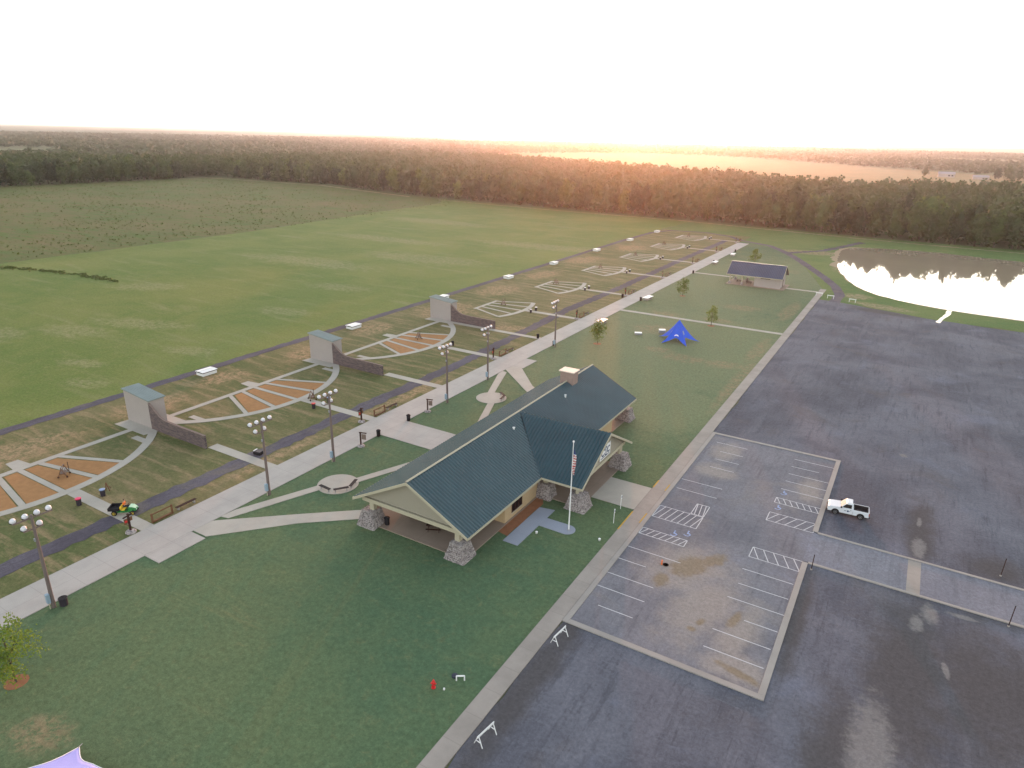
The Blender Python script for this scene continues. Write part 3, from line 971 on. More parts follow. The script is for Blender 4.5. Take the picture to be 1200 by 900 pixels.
P(rake(Vector((BXM, BY0, ZR)) + zz, Vector((BX1, BY0, ZE)) + zz), 'rake_board', 'trim', roof)
P(rake(Vector((BX1, BY1, ZE)) + zz, Vector((BXM, BY1, ZR)) + zz), 'rake_board', 'darkbrown', roof)
P(rake(Vector((BXM, BY1, ZR)) + zz, Vector((BX0, BY1, ZE)) + zz), 'rake_board', 'darkbrown', roof)
P(rake((BX1, BY0, ZE + .03), (BX1, CY0, ZE + .03), .26), 'fascia', 'trim', roof)
P(rake((BX1, CY1, ZE + .03), (BX1, BY1, ZE + .03), .26), 'fascia', 'trim', roof)
P(rake((BX0, BY1, ZE + .03), (BX0, BY0, ZE + .03), .26), 'fascia', 'trim', roof)
P(rake((BX1, CY0, ZE + .03), (CX, CY0, ZE + .03), .26), 'fascia', 'trim', croof)
P(rake(Vector((CX, CY0, ZE)) + zz, Vector((CX, CYM, ZCR)) + zz), 'rake_board', 'trim', croof)
P(rake(Vector((CX, CYM, ZCR)) + zz, Vector((CX, CY1, ZE)) + zz), 'rake_board', 'trim', croof)
# gable walls above beams (set back under the roof overhang)
def gable_y(y, th, nm):
    zt = lambda x: ZR - .22 - (ZR - ZE) * abs(x - BXM) / (BX1 - BXM)
    pts = [(BX0 + 1.0, y, zt(BX0 + 1.0) - .05), (BX1 - 1.0, y, zt(BX1 - 1.0) - .05), (BXM, y, ZR - .22)]
    mb = MB()
    mb.add([(x, yy, z) for yy in (y, y + th) for x, _, z in pts], [(0, 1, 2), (5, 4, 3), (0, 3, 4, 1), (1, 4, 5, 2), (2, 5, 3, 0)])
    P(mb, nm, 'siding')
gable_y(BY0 + .75, .18, 'gable_wall')
gable_y(BY1 - .95, .18, 'gable_wall')
P(MB().box(BX0 + .9, BX1 - .9, BY0 + .62, BY0 + 1.05, 3.12, 3.62), 'beam', 'trim')
P(MB().box(BX0 + .9, BX1 - .9, BY1 - 1.05, BY1 - .62, 3.12, 3.62), 'beam', 'trim')
P(MB().box(BX1 - 1.35, BX1 - .95, BY0 + 1.06, 62.3, 3.0, 3.4), 'beam', 'trim')
P(MB().box(BX0 + .95, BX0 + 1.35, BY0 + 1.06, BY1 - 1.06, 3.0, 3.4), 'beam', 'trim')
P(MB().box(BX1 - 1.35, BX1 - .95, 96, BY1 - 1.06, 3.0, 3.4), 'beam', 'trim')
g = MB()
xg = CX - .8
pts = [(CY0 + 1.0, 3.85), (CY1 - 1.0, 3.85), (CYM, ZCR - .25)]
g.add([(xx, y, z) for xx in (xg, xg - .18) for y, z in pts], [(0, 1, 2), (5, 4, 3), (0, 3, 4, 1), (1, 4, 5, 2), (2, 5, 3, 0)])
P(g, 'gable_wall', 'siding')
P(MB().box(xg - .35, xg + .12, CY0 + .9, CY1 - .9, 3.4, 3.88), 'beam', 'trim')
P(MB().box(BX1 - .1, xg - .36, CY0 + .9, CY0 + 1.3, 3.1, 3.45), 'beam', 'trim')
P(MB().box(BX1 - .1, xg - .36, CY1 - 1.3, CY1 - .9, 3.1, 3.45), 'beam', 'trim')
# sign hanging on the porch gable
sgn = P(MB().box(xg + .13, xg + .19, CYM - 1.7, CYM + 1.7, 4.35, 6.15), 'gable_sign', 'white')
em = MB()
xs = xg + .2
def ring(cy_, cz_, r0, r1, a0, a1, n=18):
    for k in range(n):
        t0, t1 = R(a0 + (a1 - a0) * k / n), R(a0 + (a1 - a0) * (k + 1) / n)
        em.add([(xs, cy_ + r_ * math.cos(t), cz_ + r_ * math.sin(t)) for r_, t in ((r0, t0), (r1, t0), (r1, t1), (r0, t1))], [(0, 1, 2, 3)])
ring(CYM - .75, 5.3, .38, .6, 20, 330)
ring(CYM + .2, 5.55, .18, .36, -60, 240)
ring(CYM + .2, 4.95, .2, .38, 120, 420)
ring(CYM + 1.1, 5.25, .3, .52, 40, 320)
em.add([(xs, CYM + y, z) for y, z in ((-1.5, 4.5), (1.5, 4.5), (1.5, 4.62), (-1.5, 4.62))], [(0, 1, 2, 3)])
P(em, 'emblem', 'logo', sgn)

# stone piers with posts
stone_cells = {}
def pier(cx_, cy_, b=1.35, t=.8, h=2.05, nm='stone_pier'):
    mb = MB()
    rs = random.Random(int(cx_ * 31 + cy_ * 7))
    NZ, NA = 9, 9                       # lumpy stones: a jittered grid on each battered face
    def P4(f, i, k):
        z = h * k / NZ
        r_ = b + (t - b) * (k / NZ) ** .85
        u_ = -1 + 2 * i / NA
        q = [(u_, -1), (1, u_), (-u_, 1), (-1, -u_)][f]
        return Vector((cx_ + q[0] * r_, cy_ + q[1] * r_, z))
    core = [(cx_ + sx * r_, cy_ + sy * r_, z) for r_, z in ((b - .03, 0), (t - .03, h)) for sx, sy in ((-1, -1), (1, -1), (1, 1), (-1, 1))]
    mb.add(core, [(0, 3, 2, 1), (4, 5, 6, 7), (0, 1, 5, 4), (1, 2, 6, 5), (2, 3, 7, 6), (3, 0, 4, 7)])
    core_o = P(mb, nm, 'stone')
    st = MB()
    nrm = [Vector((0, -1, .25)), Vector((1, 0, .25)), Vector((0, 1, .25)), Vector((-1, 0, .25))]
    for f in range(4):
        for k in range(NZ):
            off = (k % 2) * .5
            for i in range(NA):
                i0 = max(0, min(NA, i - off + rs.uniform(-.15, .15)))
                i1 = max(0, min(NA, i + 1 - off + rs.uniform(-.15, .15)))
                if i1 - i0 < .3:
                    continue
                k0, k1 = k + rs.uniform(-.1, .1) if k else 0, min(NZ, k + 1 + rs.uniform(-.1, .1))
                q = [P4(f, i0 + .06, k0 + .06), P4(f, i1 - .06, k0 + .06), P4(f, i1 - .06, k1 - .06), P4(f, i0 + .06, k1 - .06)]
                c_ = sum(q, Vector()) / 4
                d_ = rs.uniform(.04, .13)
                top = [c_ + (p - c_) * .72 + nrm[f].normalized() * d_ for p in q]
                st.add(q + top, [(0, 1, 5, 4), (1, 2, 6, 5), (2, 3, 7, 6), (3, 0, 4, 7), (4, 5, 6, 7)])
    so = P(st, 'stonework', 'stone', core_o)
    so['kind'] = 'stuff'
    return core_o
def post(cx_, cy_, w=.32, z0=2.0, z1=3.3):
    P(MB().box(cx_ - w, cx_ + w, cy_ - w, cy_ + w, z0, z1), 'post', 'trim')
for (cx_, cy_) in ((-37.95, 53.95), (-51.0, 53.95), (-37.4, 101.9), (-51.0, 101.9)):
    pier(cx_, cy_)
    post(cx_ - (.25 if cx_ > -45 else -.25), cy_ + (.1 if cy_ < 78 else -.1))
for (cx_, cy_) in ((-31.4, 71.1), (-31.4, 84.9)):
    pier(cx_, cy_, 1.4, .85, 2.1)
    post(cx_ - .15, cy_ - .25, .16, 2.05, 3.45)
    post(cx_ - .15, cy_ + .4, .16, 2.05, 3.45)
for (cx_, cy_) in ((-36.3, 71.4), (-36.3, 84.9)):
    pier(cx_, cy_, 1.15, .75, 2.1)
    post(cx_, cy_, .3, 2.05, 3.45)
# enclosed rooms
WX0, WX1, WY0, WY1 = -51.2, -37.2, 62.4, 95.6
def wall(x0, x1, y0, y1, nm='wall', m='tanwall', z1=3.55):
    return P(MB().box(x0, x1, y0, y1, .1, z1), nm, m)
wall(WX0, WX1 - .25, WY0, WY0 + .25)
wall(WX0, WX1 - .25, WY1 - .25, WY1)
wall(WX0, WX0 + .25, WY0 + .26, WY1 - .26)
wall(WX1 - .25, WX1, WY0, 64.0)
wall(WX1 - .25, WX1, 66.6, 76.2)
wall(WX1 - .25, WX1, 80.0, WY1)
P(MB().box(WX1 - .25, WX1, 64.0, 66.6, .1, .85), 'wall', 'tanwall')
P(MB().box(WX1 - .25, WX1, 64.0, 66.6, 2.9, 3.55), 'wall', 'tanwall')
P(MB().box(WX1 - .25, WX1, 76.2, 80.0, 2.7, 3.55), 'wall', 'tanwall')
def window(x, y0, y1, z0, z1, panes=3):
    fr = MB()
    t = .09
    fr.box(x - .14, x + .04, y0, y0 + t, z0, z1).box(x - .14, x + .04, y1 - t, y1, z0, z1)
    fr.box(x - .14, x + .04, y0 + t, y1 - t, z0, z0 + t).box(x - .14, x + .04, y0 + t, y1 - t, z1 - t, z1)
    for k in range(1, panes):
        yy = y0 + (y1 - y0) * k / panes
        fr.box(x - .12, x + .02, yy - .03, yy + .03, z0 + t, z1 - t)
    f = P(fr, 'window', 'darkbrown')
    for k in range(panes):
        a, b = y0 + (y1 - y0) * k / panes + .04, y0 + (y1 - y0) * (k + 1) / panes - .04
        P(MB().box(x - .08, x - .05, a, b, z0 + t * .7, z1 - t * .7), 'pane', 'glass', f)
    P(MB().box(x - .1, x + .1, y0 - .1, y1 + .1, z0 - .1, z0 - .002), 'sill', 'trim', f)
window(WX1, 64.0, 66.6, .85, 2.9)
dr = P(MB().box(WX1 - .18, WX1 - .1, 76.3, 78.08, .17, 2.68), 'door', 'darkbrown')
P(MB().box(WX1 - .09, WX1 - .03, 77.85, 77.95, 1.0, 1.3), 'handle', 'steelgrey', dr)
dr = P(MB().box(WX1 - .18, WX1 - .1, 78.12, 79.9, .17, 2.68), 'door', 'darkbrown')
P(MB().box(WX1 - .09, WX1 - .03, 78.25, 78.35, 1.0, 1.3), 'handle', 'steelgrey', dr)
# chimney and roof vents
ch = P(MB().box(-45.75, -43.45, 93.3, 95.1, 6.8, 9.45), 'chimney', 'chimney', roof)
P(MB().box(-45.95, -43.25, 93.1, 95.3, 9.45, 9.62), 'chimney_cap', 'capcrete', roof, bevel=.03)
for x, y in ((-42.9, 73.9), (-42.6, 89.0)):
    P(MB().tube((x, y, 6.7), (x, y, 7.35), .13, .13, 10).lathe([(.2, 0), (.2, .06), (.03, .14)], 10, (x, y, 7.35)), 'roof_vent', 'white', roof)

# ------------------------------------------------------------------ restroom shelter
rs_ = empty('restroom_shelter', (-44, 233, 0))
tag(rs_, 'small shelter with navy gable roof, half open half walled', 'shelter')
OFF2 = Vector((-44, 233, 0))
def Q(mb, name, m, parent=None, **kw):
    mb.v = [(x - OFF2.x, y - OFF2.y, z) for x, y, z in mb.v]
    return mb.build(name, m, parent or rs_, **kw)
sx0, sx1, sy0, sy1, sym, sze, szr = -52.9, -35.4, 228.2, 238.6, 233.4, 3.4, 6.85
Q(MB().box(-53.0, -34.6, 228.0, 238.4, 0.0, .18), 'floor_slab', 'slab')
mr = MB()
mr.slabpoly([(sx0, sym, szr), (sx0, sy0, sze), (sx1, sy0, sze), (sx1, sym, szr)], .12)
mr.slabpoly([(sx1, sym, szr), (sx1, sy1, sze), (sx0, sy1, sze), (sx0, sym, szr)], .12)
ro2 = Q(mr, 'roof', 'roofnavy')
rb = MB()
for i in range(34):
    x = sx0 + .3 + i * .51
    for ye in (sy0, sy1):
        nr = Vector((0, math.copysign(.55, ye - sym), .83))
        pp, qq = Vector((x, sym, szr)), Vector((x, ye, sze))
        pts = []
        for q in (pp, qq):
            pts += [q + Vector((-.08, 0, 0)) + nr * .003, q + Vector((-.03, 0, 0)) + nr * .06, q + Vector((.03, 0, 0)) + nr * .06, q + Vector((.08, 0, 0)) + nr * .003]
        rb.add(pts, [(0, 4, 5, 1), (1, 5, 6, 2), (2, 6, 7, 3), (0, 1, 2, 3), (7, 6, 5, 4)])
rb = Q(rb, 'roof_ribs', 'roofnavy', ro2)
rb['kind'] = 'stuff'
Q(MB().bar((sx0, sym, szr + .06), (sx1, sym, szr + .06), .35, .1), 'ridge_cap', 'roofnavy', ro2)
for a, b, m in (((sx1 + .0, sy0, sze + .05), (sx1, sym, szr + .05), 'trim'), ((sx1, sym, szr + .05), (sx1, sy1, sze + .05), 'darkbrown'),
                ((sx0, sym, szr + .05), (sx0, sy0, sze + .05), 'trim'), ((sx0, sy1, sze + .05), (sx0, sym, szr + .05), 'trim')):
    Q(rake(a, b, .3), 'rake_board', m, ro2)
Q(rake((sx0, sy0, sze + .02), (sx1, sy0, sze + .02), .24), 'fascia', 'trim', ro2)
Q(MB().box(-44.1, -36.0, 229.0, 229.2, .18, 3.5), 'wall', 'house')
Q(MB().box(-44.1, -36.0, 237.4, 237.6, .18, 3.5), 'wall', 'house')
Q(MB().box(-44.1, -43.9, 229.21, 237.39, .18, 3.6), 'wall', 'tanwall')
Q(MB().box(-36.2, -36.0, 229.21, 233.2, .18, 3.6), 'wall', 'house')
Q(MB().box(-36.2, -36.0, 234.6, 237.39, .18, 3.6), 'wall', 'house')
Q(MB().box(-36.15, -36.05, 233.25, 234.55, .18, 2.4), 'door', 'darkbrown')
for x, s_ in ((sx1 - .55, 1), (sx0 + .9, -1)):
    g = MB()
    pts = [(sy0 + .9, 3.5), (sy1 - .9, 3.5), (sym, szr - .3)]
    g.add([(xx, y, z) for xx in (x, x - .15) for y, z in pts], [(0, 1, 2), (5, 4, 3), (0, 3, 4, 1), (1, 4, 5, 2), (2, 5, 3, 0)])
    Q(g, 'gable_wall', 'siding')
for y in (229.2, 237.2):
    for x in (-51.9, -48.0):
        Q(MB().box(x - .14, x + .14, y - .14, y + .14, .9, 3.4), 'post', 'trim')
        Q(MB().box(x - .38, x + .38, y - .38, y + .38, .18, .95), 'post_base', 'stone')
Q(MB().box(-52.0, -44.1, 229.05, 229.35, 3.15, 3.5), 'beam', 'trim')
Q(MB().box(-52.0, -44.1, 237.05, 237.35, 3.15, 3.5), 'beam', 'trim')
Q(MB().box(-42.2, -39.2, 228.9, 228.99, 2.85, 3.15), 'vent_panel', 'darkbrown')

# ------------------------------------------------------------------ tall trap sheds with curved walls
def make_shed():
    r_ = empty('trap_shed')
    body = MB()
    L, D = 6.5, 2.6
    zl, zr = 5.35, 4.65
    body.add([(-L, 0, 0), (0, 0, 0), (0, D, 0), (-L, D, 0), (-L, 0, zl), (0, 0, zr), (0, D, zr), (-L, D, zl)], [(0, 3, 2, 1), (4, 5, 6, 7), (0, 1, 5, 4), (1, 2, 6, 5), (2, 3, 7, 6), (3, 0, 4, 7)])
    body.build('wall', 'house', r_)
    rf = MB()
    rf.slabpoly([(-L - .2, -.2, zl + .2), (.25, -.2, zr + .18), (.25, D + .2, zr + .18), (-L - .2, D + .2, zl + .2)], .14)
    ro_ = rf.build('roof', 'houseroof', r_)
    rb_ = MB()
    for i in range(9):
        y = -.1 + (D + .2) * i / 8
        rb_.bar((-L - .2, y, zl + .22), (.25, y, zr + .2), .05, .05)
    o = rb_.build('roof_ribs', 'houseroof', ro_)
    o['kind'] = 'stuff'
    # opening for the clay targets on the far long side and a door
    MB().box(-4.2, -3.2, D + .003, D + .04, 0, 2.05).build('door', 'darkbrown', r_)
    MB().box(-L - .03, -L - .003, 1.0, 2.2, 2.9, 3.7).build('throw_opening', 'black', r_)
    # curved wall: high at the shed, sweeping down to a low level run
    prof = [(.02, 4.35), (.5, 4.1), (1.1, 3.65), (1.8, 3.1), (2.5, 2.65), (3.3, 2.38), (4.2, 2.26), (6, 2.2), (9, 2.15), (13.2, 2.1)]
    wl = MB()
    n = len(prof)
    pts = [(x, y, z) for y in (-.14, .14) for x, z in [(p[0], 0) for p in prof] + prof[::-1]]
    m2 = 2 * n
    wl.add(pts, [tuple(range(m2)), tuple(range(2 * m2 - 1, m2 - 1, -1))] + [(i, m2 + i, m2 + (i + 1) % m2, (i + 1) % m2) for i in range(m2)])
    w_ = wl.build('curved_wall', 'block', r_)
    cp = MB()
    for a, b in zip(prof[:-1], prof[1:]):
        cp.bar((a[0], 0, a[1] + .03), (b[0], 0, b[1] + .03), .36, .06)
    o = cp.build('coping', 'kerb', w_)
    o.data.materials[0] = MAT['woodgrey']
    return tag(r_, 'x', 'shed', 'tall sheds with curved walls')
shed, used = make_shed(), []
for k, y in enumerate(HY):
    placed(shed, used, (-98.7, y, 0.0), 0, 'tall grey shed with curved block wall, %s from the utility cart' % ['first', 'second', 'third'][k])

# ------------------------------------------------------------------ low white trap bunkers by the outfield path
def make_bunker():
    r_ = empty('trap_bunker')
    b = MB()
    b.box(-1.15, 1.15, -1.7, 1.7, 0, .62)
    b.build('base', 'white', r_, bevel=.03)
    MB().box(-1.22, 1.22, -1.8, 1.8, .62, .82).build('dark_gap', 'black', r_)
    for s_ in (-1, 1):
        MB().slabpoly([(s_ * .1, -1.85, .93), (s_ * 1.3, -1.85, .84), (s_ * 1.3, 1.85, .84), (s_ * .1, 1.85, .93)][::s_], .06 ).build('roof_panel', 'white', r_)
    MB().box(-.09, .09, -1.8, 1.8, .8, .9).build('roof_gap', 'steelgrey', r_)
    return tag(r_, 'x', 'bunker', 'white bunkers along the outfield path')
bk, used = make_bunker(), []
BY = [77.6, 118.4, 156.4, 193, 225.5, 264, 301.5, 338]
names = ['in front of the fan between the first two tall sheds', 'in front of the fan beside the third tall shed', 'just behind the third tall shed'] + ['%s past the third tall shed' % w_ for w_ in ('second', 'third', 'fourth', 'fifth', 'last')]
for y, nm in zip(BY, names):
    bk.scale = (.9, .9, .95)
    placed(bk, used, (-114.3 if y < 150 else -115.4, y, 0.04), rnd.uniform(-.05, .05), 'low white trap bunker ' + nm)

# ------------------------------------------------------------------ floodlight poles
def make_lamp():
    r_ = empty('floodlight_pole')
    MB().tube((0, 0, 0), (0, 0, 10.5), .2, .125, 12).build('pole', 'pole', r_, smooth=False)
    for z, n, yo, L in ((10.1, 4, .15, 3.4), (8.95, 2, .0, 1.7)):
        MB().box(-.2, -.09, yo - L / 2, yo + L / 2, z - .06, z + .06).build('crossarm', 'woodgrey', r_)
        for i in range(n):
            y = yo - L / 2 + .18 + (L - .36) * (i / (n - 1))
            hd = MB()
            prof = [(.04, .36), (.14, .34), (.22, .26), (.27, .12), (.28, 0)]
            hd.lathe(prof, 14)
            m = Matrix.Rotation(R(30), 3, 'Y')
            hd.v = [tuple(m @ Vector(p) + Vector((-.5, y, z + .12))) for p in hd.v]
            h_ = hd.build('lamp_hood', 'lampwhite', r_, smooth=True)
            rim = MB().lathe([(.3, -.05), (.3, .03), (.2, .03), (.2, -.05)], 14)
            rim.v = [tuple(m @ Vector(p) + Vector((-.5, y, z + .12))) for p in rim.v]
            rim.build('lens_rim', 'black', h_)
            MB().bar((-.5, y, z + .1), (-.15, y, z), .07).build('bracket', 'steelgrey', h_)
    MB().box(-.2, .2, -.5, -.2, .75, 1.75).build('control_box', 'box', r_, bevel=.02)
    MB().tube((0, -.33, 0), (0, -.33, .75), .05, .05, 8).build('conduit', 'trim', r_)
    MB().box(-.1, .1, -.24, -.12, 7.7, 8.0).build('junction_box', 'steelgrey', r_)
    return tag(r_, 'x', 'floodlight', 'floodlight poles along the walkway')
lamp, used = make_lamp(), []
for (x, y), lb in zip(((-66.8, 25.2), (-66.85, 51.9), (-66.8, 63.5), (-66.7, 91.2), (-67.2, 105.2), (-66.5, 132.1)),
                      ('beside a dark drum, short of the square walkway pad', 'beside the narrow path to the first round pad', 'between the first round pad and wide pavilion walk',
                       'between the wide pavilion walk and second round pad', 'at the corner where two paths leave for the pavilion', 'beyond the pavilion beside a lone bin')):
    placed(lamp, used, (x, y, 0.04), rnd.uniform(-.06, .06), 'timber floodlight pole ' + lb)

# ------------------------------------------------------------------ bins
def make_bin(name, body, lid, dome=False):
    r_ = empty(name)
    MB().lathe([(.26, 0), (.29, .04), (.31, .8), (.34, .84), (.34, .88)], 16).build('body', body, r_, smooth=False)
    if lid:
        prof = [(.35, .88), (.36, .93), (.33, 1.0), (.2, 1.1), (.05, 1.13)] if dome else [(.35, .885), (.36, .9), (.36, .96), (.3, .99)]
        MB().lathe(prof, 16).build('lid', lid, r_)
        MB().box(-.12, .12, -.37, -.33, .92, 1.0).build('flap', 'black', r_) if dome else None
    else:
        MB().lathe([(.3, .885), (.3, .9), (.05, .9), (.05, .885)], 16).build('rim', 'black', r_)
    return tag(r_, 'x', 'bin')
b0 = make_bin('trash_bin', 'darkbin', 'pink'); b0.location = (-84.6, 37.3, 0.045); b0['label'] = 'dark trash bin with pink lid beside the first mulched fan'
b0 = make_bin('trash_bin', 'darkbin', 'bluelid'); b0.location = (-84.4, 40.2, 0.045); b0['label'] = 'dark trash bin with pale blue lid opposite the pink-lidded bin'
b0 = make_bin('trash_bin', 'darkbin', 'red'); b0.location = (-84.1, 76.3, 0.045); b0['label'] = 'dark trash bin with red lid beside the second mulched fan'
b0 = make_bin('trash_bin', 'darkbin', 'bluelid'); b0.location = (-84.0, 79.8, 0.045); b0['label'] = 'dark trash bin with pale lid opposite the red-lidded bin'
b0 = make_bin('trash_bin', 'darkbin', None); b0.location = (-66.3, 25.9, 0.05); b0['label'] = 'dark open drum beside the floodlight pole near the young tree'; b0.scale = (1.25, 1.25, 1.0)
pb = make_bin('trash_bin', 'black', 'black', True)
pb['group'] = 'black trash bins'
used = []
for x, y, z, lb in ((-67.2, 73.6, .12, 'at the wide pavilion walk, utility cart side'), (-67.2, 81.0, .12, 'at the wide pavilion walk, chimney side'), (-73.0, 136.0, .05, 'where the third shed path meets the walkway'),
                    (-67.2, 133.0, .05, 'beside the last floodlight pole'), (-67.1, 187.6, .05, 'beside the long white bench beyond the star tent'), (-73.1, 188.4, .05, 'by the post at the second plain fan'),
                    (-67.1, 239.2, .05, 'where the restroom path leaves the walkway'), (-67.0, 265.4, .05, 'beside the second last white bench'), (-66.8, 298.2, .05, 'near the far walkway end'),
                    (-49.1, 54.5, .16, 'against the pavilion corner pier'), (-86.0, 119.9, .05, 'beside the third mulched fan')):
    placed(pb, used, (x, y, z), rnd.uniform(0, 6), 'black domed trash bin ' + lb)
db = make_bin('trash_bin', 'darkbin', 'white')
db['group'] = 'white-lidded bins at the plain fans'
used = []
for i in range(3, 9):
    for s_, wd in ((-1, 'cart side'), (1, 'pond side')):
        placed(db, used, (-86.4, YC[i] + .7 + s_ * 1.45, .05), rnd.uniform(0, 6), 'dark bin with white lid at fan %s, %s' % (FAN[i], wd))

# ------------------------------------------------------------------ posts, rails, benches, stands
def make_signpost():
    r_ = empty('station_post')
    MB().lathe([(.62, 0), (.58, .18), (.4, .3), (.16, .34)], 9).build('stone_base', 'stone', r_)
    MB().box(-.1, .1, -.1, .1, .3, 2.5).build('post', 'darkbrown', r_)
    MB().bar((0, -.62, 2.15), (0, .5, 2.3), .12, .14).build('crossbar', 'darkbrown', r_)
    b = MB().box(-.04, .04, -.55, -.14, 1.25, 1.95).build('hanging_board', 'wood', r_)
    MB().box(.05, .055, -.5, -.2, 1.5, 1.75).build('plate', 'red', b)
    MB().box(-.04, .04, .14, .42, 1.5, 2.0).build('hanging_board', 'wood', r_)
    return tag(r_, 'x', 'post', 'station posts along the walkway')
sp_, used = make_signpost(), []
SIGN_Y = [37.1, 76.4, 116.9, 157.6, 191.2, 224.5, 258.9, 292.5, 326.0]
for i, y in enumerate(SIGN_Y):
    placed(sp_, used, (-73.3, y, .05), rnd.uniform(-.2, .2), 'dark timber station post on stone base for the fan ' + FAN[i])
def make_hanging_sign():
    r_ = empty('hanging_sign')
    MB().lathe([(.6, 0), (.55, .2), (.3, .32)], 9).build('stone_base', 'stone', r_)
    MB().box(-.09, .09, -.09, .09, .3, 2.35).build('post', 'darkbrown', r_)
    MB().bar((-.2, 0, 2.28), (1.0, 0, 2.28), .12, .14).build('arm', 'darkbrown', r_)
    MB().box(.2, .88, -.03, .03, 1.2, 2.05).build('board', 'woodgrey', r_)
    for x in (.3, .78):
        MB().bar((x, 0, 2.04), (x, 0, 2.22), .02).build('hook', 'black', r_)
    return tag(r_, 'x', 'sign', 'hanging signs at the pavilion walk')
hs, used = make_hanging_sign(), []
for (x, y), lb in (((-67.0, 69.4), 'utility cart side'), ((-67.0, 85.9), 'chimney side')):
    placed(hs, used, (x, y, .05), .3, 'L-shaped timber post with hanging board by walkway, %s of the wide pavilion walk' % lb)
def make_rail():
    r_ = empty('gun_rack')
    for y in (0, 2.6):
        MB().box(-.09, .09, y - .09, y + .09, 0, 1.25).build('post', 'wood', r_)
    MB().box(-.05, .05, .1, 2.5, 1.05, 1.17).build('rail', 'wood', r_)
    MB().box(-.12, .12, .1, 2.5, .04, .22).build('rail', 'wood', r_)
    return tag(r_, 'x', 'rack', 'timber racks along the walkway')
rl, used = make_rail(), []
def make_bench():
    r_ = empty('bench')
    for y in (-1.1, 1.1):
        MB().box(-.2, .2, y - .07, y + .07, 0, .4).build('leg', 'kerb', r_)
    MB().box(-.21, .21, -1.4, 1.4, .4, .47).build('seat', 'darkbrown', r_, bevel=.01)
    return tag(r_, 'x', 'bench', 'backless benches along the walkway')
bn, usedb = make_bench(), []
for i, yc in enumerate(YC):
    y0 = yc + 1.7
    placed(rl, used, (-73.1, y0, .05), 0, 'brown timber rack frame for the fan ' + FAN[i])
    placed(bn, usedb, (-73.25, y0 + 4.6, .05), 0, 'dark backless bench for the fan ' + FAN[i])
def make_cbench():
    r_ = empty('curved_bench')
    for y in (-.75, .75):
        MB().box(-.05, .05, y - .05, y + .05, 0, .42).build('leg', 'steelgrey', r_)
    MB().box(-.22, .22, -1.0, 1.0, .42, .48).build('seat', 'black', r_)
    return tag(r_, 'x', 'bench', 'black benches on the round pads')
cb, used = make_cbench(), []
ords = ['nearest the walkway', 'in the middle', 'nearest the pavilion']
for cyy, lb, angs in ((58.8, 'cart-side', (-95, -35, 20)), (97.4, 'chimney-side', (10, 55))):
    for k, a in enumerate(angs):
        t = R(a)
        wd = ords[k] if len(angs) == 3 else ['nearest the pavilion', 'on the far rim'][k]
        placed(cb, used, (-61.4 + 2.2 * math.cos(t), cyy + 2.2 * math.sin(t), .124), t, 'black bench on the %s round pad, %s' % (lb, wd))
def make_stand():
    r_ = empty('gun_stand')
    for s_ in (-.62, .62):
        MB().bar((-.5, s_, .12), (0.05, s_, 1.45), .08).bar((.55, s_, .12), (-.05, s_, 1.45), .08).bar((-.32, s_, .55), (.34, s_, .55), .07).build('side_frame', 'wood', r_)
    for x, z in ((-.34, .5), (-.17, .9), (0, 1.45), (.2, .95), (.37, .5)):
        MB().bar((x, -.7, z), (x, .7, z), .1, .05).build('slat', 'woodgrey', r_)
    MB().box(-.3, .3, -.58, .58, .58, .63).build('shelf', 'woodgrey', r_)
    MB().bar((.5, .62, .4), (.5, .62, 1.75), .07).build('upright', 'darkbrown', r_)
    for x in (-.5, .55):
        for s_ in (-.62, .62):
            w_ = MB().tube((x, s_ - .04, .13), (x, s_ + .04, .13), .13, .13, 12).build('wheel', 'darkbrown', r_)
    return tag(r_, 'x', 'stand', 'wheeled timber stands in the fans')
st_, used = make_stand(), []
for i, (x, y) in enumerate(((-94.0, 40.4), (-87.3, 79.0), (-95.5, 119.8), (-97.2, 160), (-98.2, 194), (-98, 228.5), (-97.7, 262.4), (-98, 298), (-97.4, 332))):
    placed(st_, used, (x, y, .09), rnd.uniform(.4, 1.2), 'wheeled brown timber stand standing in the fan ' + FAN[i])
MB_ = empty('supply_crate', (-77.6, 59.2, .075), .2)
MB().box(-.6, .6, -.45, .45, .05, .5).build('box', 'black', MB_)
MB().box(-.62, .62, -.47, .47, .5, .56).build('lid', 'darkbin', MB_)
MB().box(-.62, -.45, -.4, .4, .561, .62).build('handle', 'white', MB_)
tag(MB_, 'small black crate on the cart path by the first shed path', 'crate')
# small A-frame leaning by bins at fan 1
wb = empty('wooden_rest', (-85.5, 41.2, .05), .3)
MB().bar((0, 0, 0), (.2, 0, 1.2), .09).bar((.6, 0, 0), (.25, 0, 1.1), .09).bar((.05, .3, .4), (.6, .3, .4), .08).build('frame', 'wood', wb)
tag(wb, 'small wooden rest beside the pale blue lidded bin', 'rest')
wb = empty('wooden_rest', (-85.6, 80.4, .05), .3)
MB().bar((0, 0, 0), (.2, 0, 1.4), .12).bar((.7, 0, 0), (.25, 0, 1.3), .12).bar((.05, .4, .5), (.7, .4, .5), .1).box(-.1, .7, -.1, .5, .3, .36).build('frame', 'wood', wb)
tag(wb, 'small wooden rest beside the second mulched fan', 'rest')

